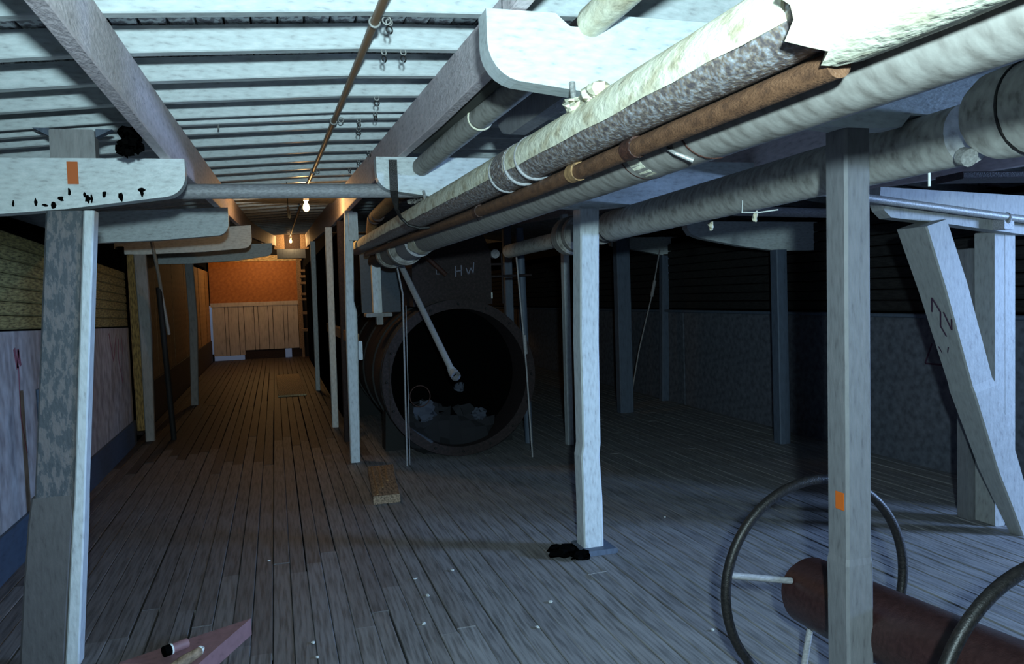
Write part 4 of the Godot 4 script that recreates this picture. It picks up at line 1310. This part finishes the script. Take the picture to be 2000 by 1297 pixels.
# ---------------------------------------------------------------- lamps, hooks, debris, marks
func build_small() -> void:
	lamp("hanging_bulb", "lit bare bulb in a white holder, nearer of the two", P(0.318, 2.335, 7.6), head(0.318, 7.6) - 0.02, 0.28)
	lamp("hanging_bulb", "lit bare bulb at the far end of the corridor by the header", P(0.405, 2.77, 18.6), head(0.4, 18.6), 0.35)
	lamp("hanging_bulb", "bulb behind the far header, lighting the orange panel, itself hidden by the header", P(-0.2, 2.72, 19.7), head(-0.2, 19.7), 1.1)
	var o := thing("pull_switch", "wooden pull switch on a cord, left of the nearer bulb", "switch", P(0.14, 2.2, 6.9))
	var st := mb()
	tube(st, [P(0.14, 2.455, 6.9), P(0.141, 2.25, 6.9)], 0.003, 6)
	obj("cord", st, M.black, o)
	st = mb()
	tube(st, [P(0.141, 2.255, 6.9), P(0.144, 2.22, 6.9), P(0.15, 2.165, 6.9), P(0.151, 2.155, 6.9)], [0.008, 0.013, 0.012, 0.005], 12)
	obj("handle", st, M.brown, o)
	# screw hooks under the ceiling beams
	var proto: Node3D = null
	var words := ["nearest of all, beside the conduit's first clamp", "second row, left one of a pair", "second row, right one of a pair", "third row, alone, right of the conduit's middle", "below the lone one of the third row", "fifth row, higher of two in line", "fifth row, lower of two in line", "far row, left one of a wide pair", "far row, right one of a wide pair", "last but one before the cross pipe", "last and smallest, close above the cross pipe"]
	var hk := [[0.36, 2.38], [0.39, 2.72], [0.455, 2.72], [0.46, 3.48], [0.5, 3.85], [0.44, 4.02], [0.465, 4.29], [0.62, 5.17], [0.76, 5.17], [0.6, 5.61], [0.58, 6.06]]
	for i in hk.size():
		var at := P(hk[i][0], head(hk[i][0], hk[i][1]), hk[i][1])
		if proto == null:
			proto = thing("screw_hook", "", "hook", at, "screw hooks under the ceiling beams")
			st = mb()
			torus(st, at + Vector3(0, -0.008, 0), Vector3(0.2, 0, 1), 0.0095, 0.0028, 16, 6)
			obj("eye", st, M.steel, proto)
			st = mb()
			torus(st, at + Vector3(0, -0.03, 0), Vector3(0.5, 0, 1), 0.0105, 0.0026, 16, 6, deg_to_rad(-60), deg_to_rad(250))
			obj("hook", st, M.iron, proto)
			proto.set_meta("label", "small screw hook under the ceiling, " + words[i])
		else:
			var d: Node3D = proto.duplicate()
			d.name = numbered("screw_hook")
			add_child(d, true)
			d.position = at
			d.rotation.y = rng.randf_range(-0.5, 0.5)
			d.set_meta("label", "small screw hook under the ceiling, " + words[i])
	o = thing("ceiling_nail", "bent pale nail hanging from a ceiling beam near the left girder", "nail", P(-0.22, 2.3, 3.9))
	st = mb()
	tube(st, [P(-0.215, 2.36, 4.05), P(-0.215, 2.3, 4.0)], 0.004, 6)
	obj("nail", st, M.steel, o)
	o = thing("bird_nest", "dark spiky nest stuck under the left girder", "nest", P(-0.47, 2.1, 3.2))
	st = mb()
	for i in 9:
		lump(st, P(-0.475 + rng.randf_range(-0.02, 0.02), 2.12 - i * 0.008, 3.2 + rng.randf_range(-0.03, 0.03)), Vector3(0.025, 0.02, 0.03), 0.35, 9, 6, 0.3)
	obj("twigs", st, M.black, o)
	# timber and boards on the deck
	o = thing("wood_block", "splintered grey timber block lying on the deck before the boiler", "block", P(0.77, 0, 6.2))
	st = mb()
	loft(st, [rect(P(0.705, 0.032, 5.68), Vector3(0.097, 0, 0), Vector3(0, 0.03, 0), 0.006), rect(P(0.745, 0.032, 6.2), Vector3(0.1, 0, 0), Vector3(0, 0.03, 0), 0.006), rect(P(0.79, 0.032, 6.7), Vector3(0.11, 0, 0), Vector3(0, 0.03, 0), 0.006)])
	obj("timber", st, M.pale_wood, o)
	for i in 3:
		st = mb()
		bar(st, P(0.65 + 0.06 * i, 0.064, 5.72 + 0.2 * i), P(0.71 + 0.055 * i, 0.064, 6.65), 0.016, 0.008)
		obj("splinter", st, M.brown, o)
	o = thing("floor_board", "pale board lying flat on the deck far down the corridor", "board", P(0.2, 0, 14))
	st = mb()
	bar(st, P(0.19, 0.014, 12.5), P(0.17, 0.014, 15.9), 0.42, 0.024)
	obj("plank", st, M.light_board, o)
	o = thing("pink_board", "pinkish painted board lying on the deck at the lower left, square cut end", "board", P(-0.32, 0, 3.5))
	st = mb()
	var f := PackedVector3Array([P(-0.168, 0.0, 3.69), P(-0.296, 0.0, 3.42), P(-0.36, 0.0, 3.28), P(-0.66, 0.0, 3.42), P(-0.47, 0.0, 3.53)])
	var g := PackedVector3Array()
	for p in f:
		g.append(p + Vector3(0, 0.075, 0))
	loft(st, [f, g])
	obj("plank", st, M.pink, o)
	o = thing("pale_stick", "pale broken stick with a white tip lying across the pink board", "stick", P(-0.39, 0.08, 3.3))
	st = mb()
	tube(st, [P(-0.46, 0.095, 3.2), P(-0.4, 0.1, 3.29), P(-0.352, 0.105, 3.345)], [0.024, 0.025, 0.018], 8, true, 0.1)
	obj("stick", st, M.pale_wood, o)
	st = mb()
	lump(st, P(-0.348, 0.106, 3.35), Vector3(0.014, 0.017, 0.014), 0.2, 8, 6)
	obj("tip", st, M.flake, o, "white tip")
	o = thing("pipe_stub", "short black ended pipe stub lying on the pink board", "pipe", P(-0.47, 0.1, 3.42))
	st = mb()
	pipe(st, P(-0.492, 0.098, 3.405), P(-0.47, 0.098, 3.42), 0.022, 14)
	obj("black_end", st, M.black, o)
	st = mb()
	pipe(st, P(-0.47, 0.098, 3.42), P(-0.464, 0.098, 3.424), 0.022, 14)
	obj("rim", st, M.flake, o)
	st = mb()
	pipe(st, P(-0.464, 0.098, 3.424), P(-0.41, 0.098, 3.462), 0.02, 14)
	obj("stub", st, M.pink, o)
	o = thing("dark_rag", "crumpled black rag at the foot of the mid-floor post", "rag", P(1.5, 0, 4.15))
	st = mb()
	lump(st, P(1.49, 0.02, 4.17), Vector3(0.09, 0.035, 0.07), 0.3, 14, 8)
	lump(st, P(1.56, 0.018, 4.08), Vector3(0.06, 0.025, 0.06), 0.3, 12, 7)
	obj("cloth", st, M.black, o)
	# paint flakes and a wire on the deck
	var sp := [[0.09, 3.5], [0.58, 3.52], [0.66, 3.85], [0.64, 4.1], [0.85, 4.15], [0.1, 3.35], [1.2, 3.55], [-0.1, 4.7], [1.75, 3.0], [2.3, 2.75], [2.45, 2.7], [2.4, 3.05], [2.35, 4.6], [1.05, 3.3]]
	var fw := ["right of the pink board, farther of two", "nearest of four left of the rag", "second of four left of the rag", "third of four left of the rag", "farthest of four left of the rag", "right of the pink board, nearer of two", "below the black rag, farther of two", "alone beyond the pink board", "just left of the reel's left wheel", "above the drum, left one of two", "above the drum, right one of two", "left of the close post, inside the wheel", "alone right of the mid-floor post", "below the black rag, nearer of two"]
	for i in sp.size():
		o = thing("paint_flake", "white paint flake on the deck, " + fw[i], "paint flake", P(sp[i][0], 0.003, sp[i][1]), "paint flakes on the deck")
		st = mb()
		lump(st, P(sp[i][0], 0.004, sp[i][1]), Vector3(rng.randf_range(0.006, 0.012), 0.003, rng.randf_range(0.008, 0.018)), 0.35, 7, 5)
		obj("flake", st, M.flake, o)
	o = thing("wire_scrap", "bent bright wire lying on the deck in front of the mid-floor post", "wire", P(1.6, 0, 3.9))
	st = mb()
	tube(st, [P(1.5, 0.003, 3.75), P(1.5, 0.003, 3.82), P(1.61, 0.003, 3.83), P(1.615, 0.01, 3.87)], 0.0022, 6)
	obj("wire", st, M.steel, o)
	# shelves at the far right end of the corridor
	o = thing("shelf_rack", "small rack of pale shelves at the corridor end right of the orange panel", "shelf", P(0.68, 0.5, 20.3))
	for h in [2.12, 1.98, 1.82, 1.55, 1.42, 1.08, 0.66]:
		st = mb()
		box(st, P(0.62, h, 20.2), P(0.95, h + 0.06, 20.6))
		obj("shelf", st, M.pale_wood, o)
	st = mb()
	box(st, P(0.6, 0.0, 20.55), P(0.66, 2.4, 20.62))
	obj("upright", st, M.pale_wood, o)
	# scribbles on the panels
	o = thing("red_scribble", "faint red scribble on the nearest left wall panel", "graffiti", P(-1.499, 1.0, 5.3))
	st = mb()
	var n := Vector3.RIGHT
	stroke(st, [P(-1.5, 1.25, 5.38), P(-1.5, 1.13, 5.42), P(-1.5, 1.24, 5.45), P(-1.5, 1.14, 5.48)], 0.035, n)
	stroke(st, [P(-1.5, 1.14, 5.44), P(-1.5, 0.85, 5.42), P(-1.5, 0.72, 5.46), P(-1.5, 0.6, 5.5)], 0.014, n)
	obj("paint", st, M.graffiti, o)
	o = thing("red_scribble", "dull red looping scribble on the farther left wall panel", "graffiti", P(-1.499, 1.0, 8.5))
	st = mb()
	stroke(st, [P(-1.5, 1.22, 8.2), P(-1.5, 0.95, 8.35), P(-1.5, 1.2, 8.55)], 0.018, n)
	stroke(st, [P(-1.5, 1.15, 8.65), P(-1.5, 0.95, 8.6), P(-1.5, 0.7, 8.75), P(-1.5, 0.95, 8.85), P(-1.5, 1.18, 8.8)], 0.018, n)
	obj("paint", st, M.graffiti, o)
	o = thing("dark_mark", "dark L shaped mark on the right wall panel beside the brace", "graffiti", P(4.868, 0.95, 5.1))
	st = mb()
	n = Vector3.LEFT
	stroke(st, [P(4.87, 0.98, 4.98), P(4.87, 0.82, 5.05), P(4.87, 0.82, 4.88)], 0.014, n)
	obj("paint", st, M.graffiti_dark, o)
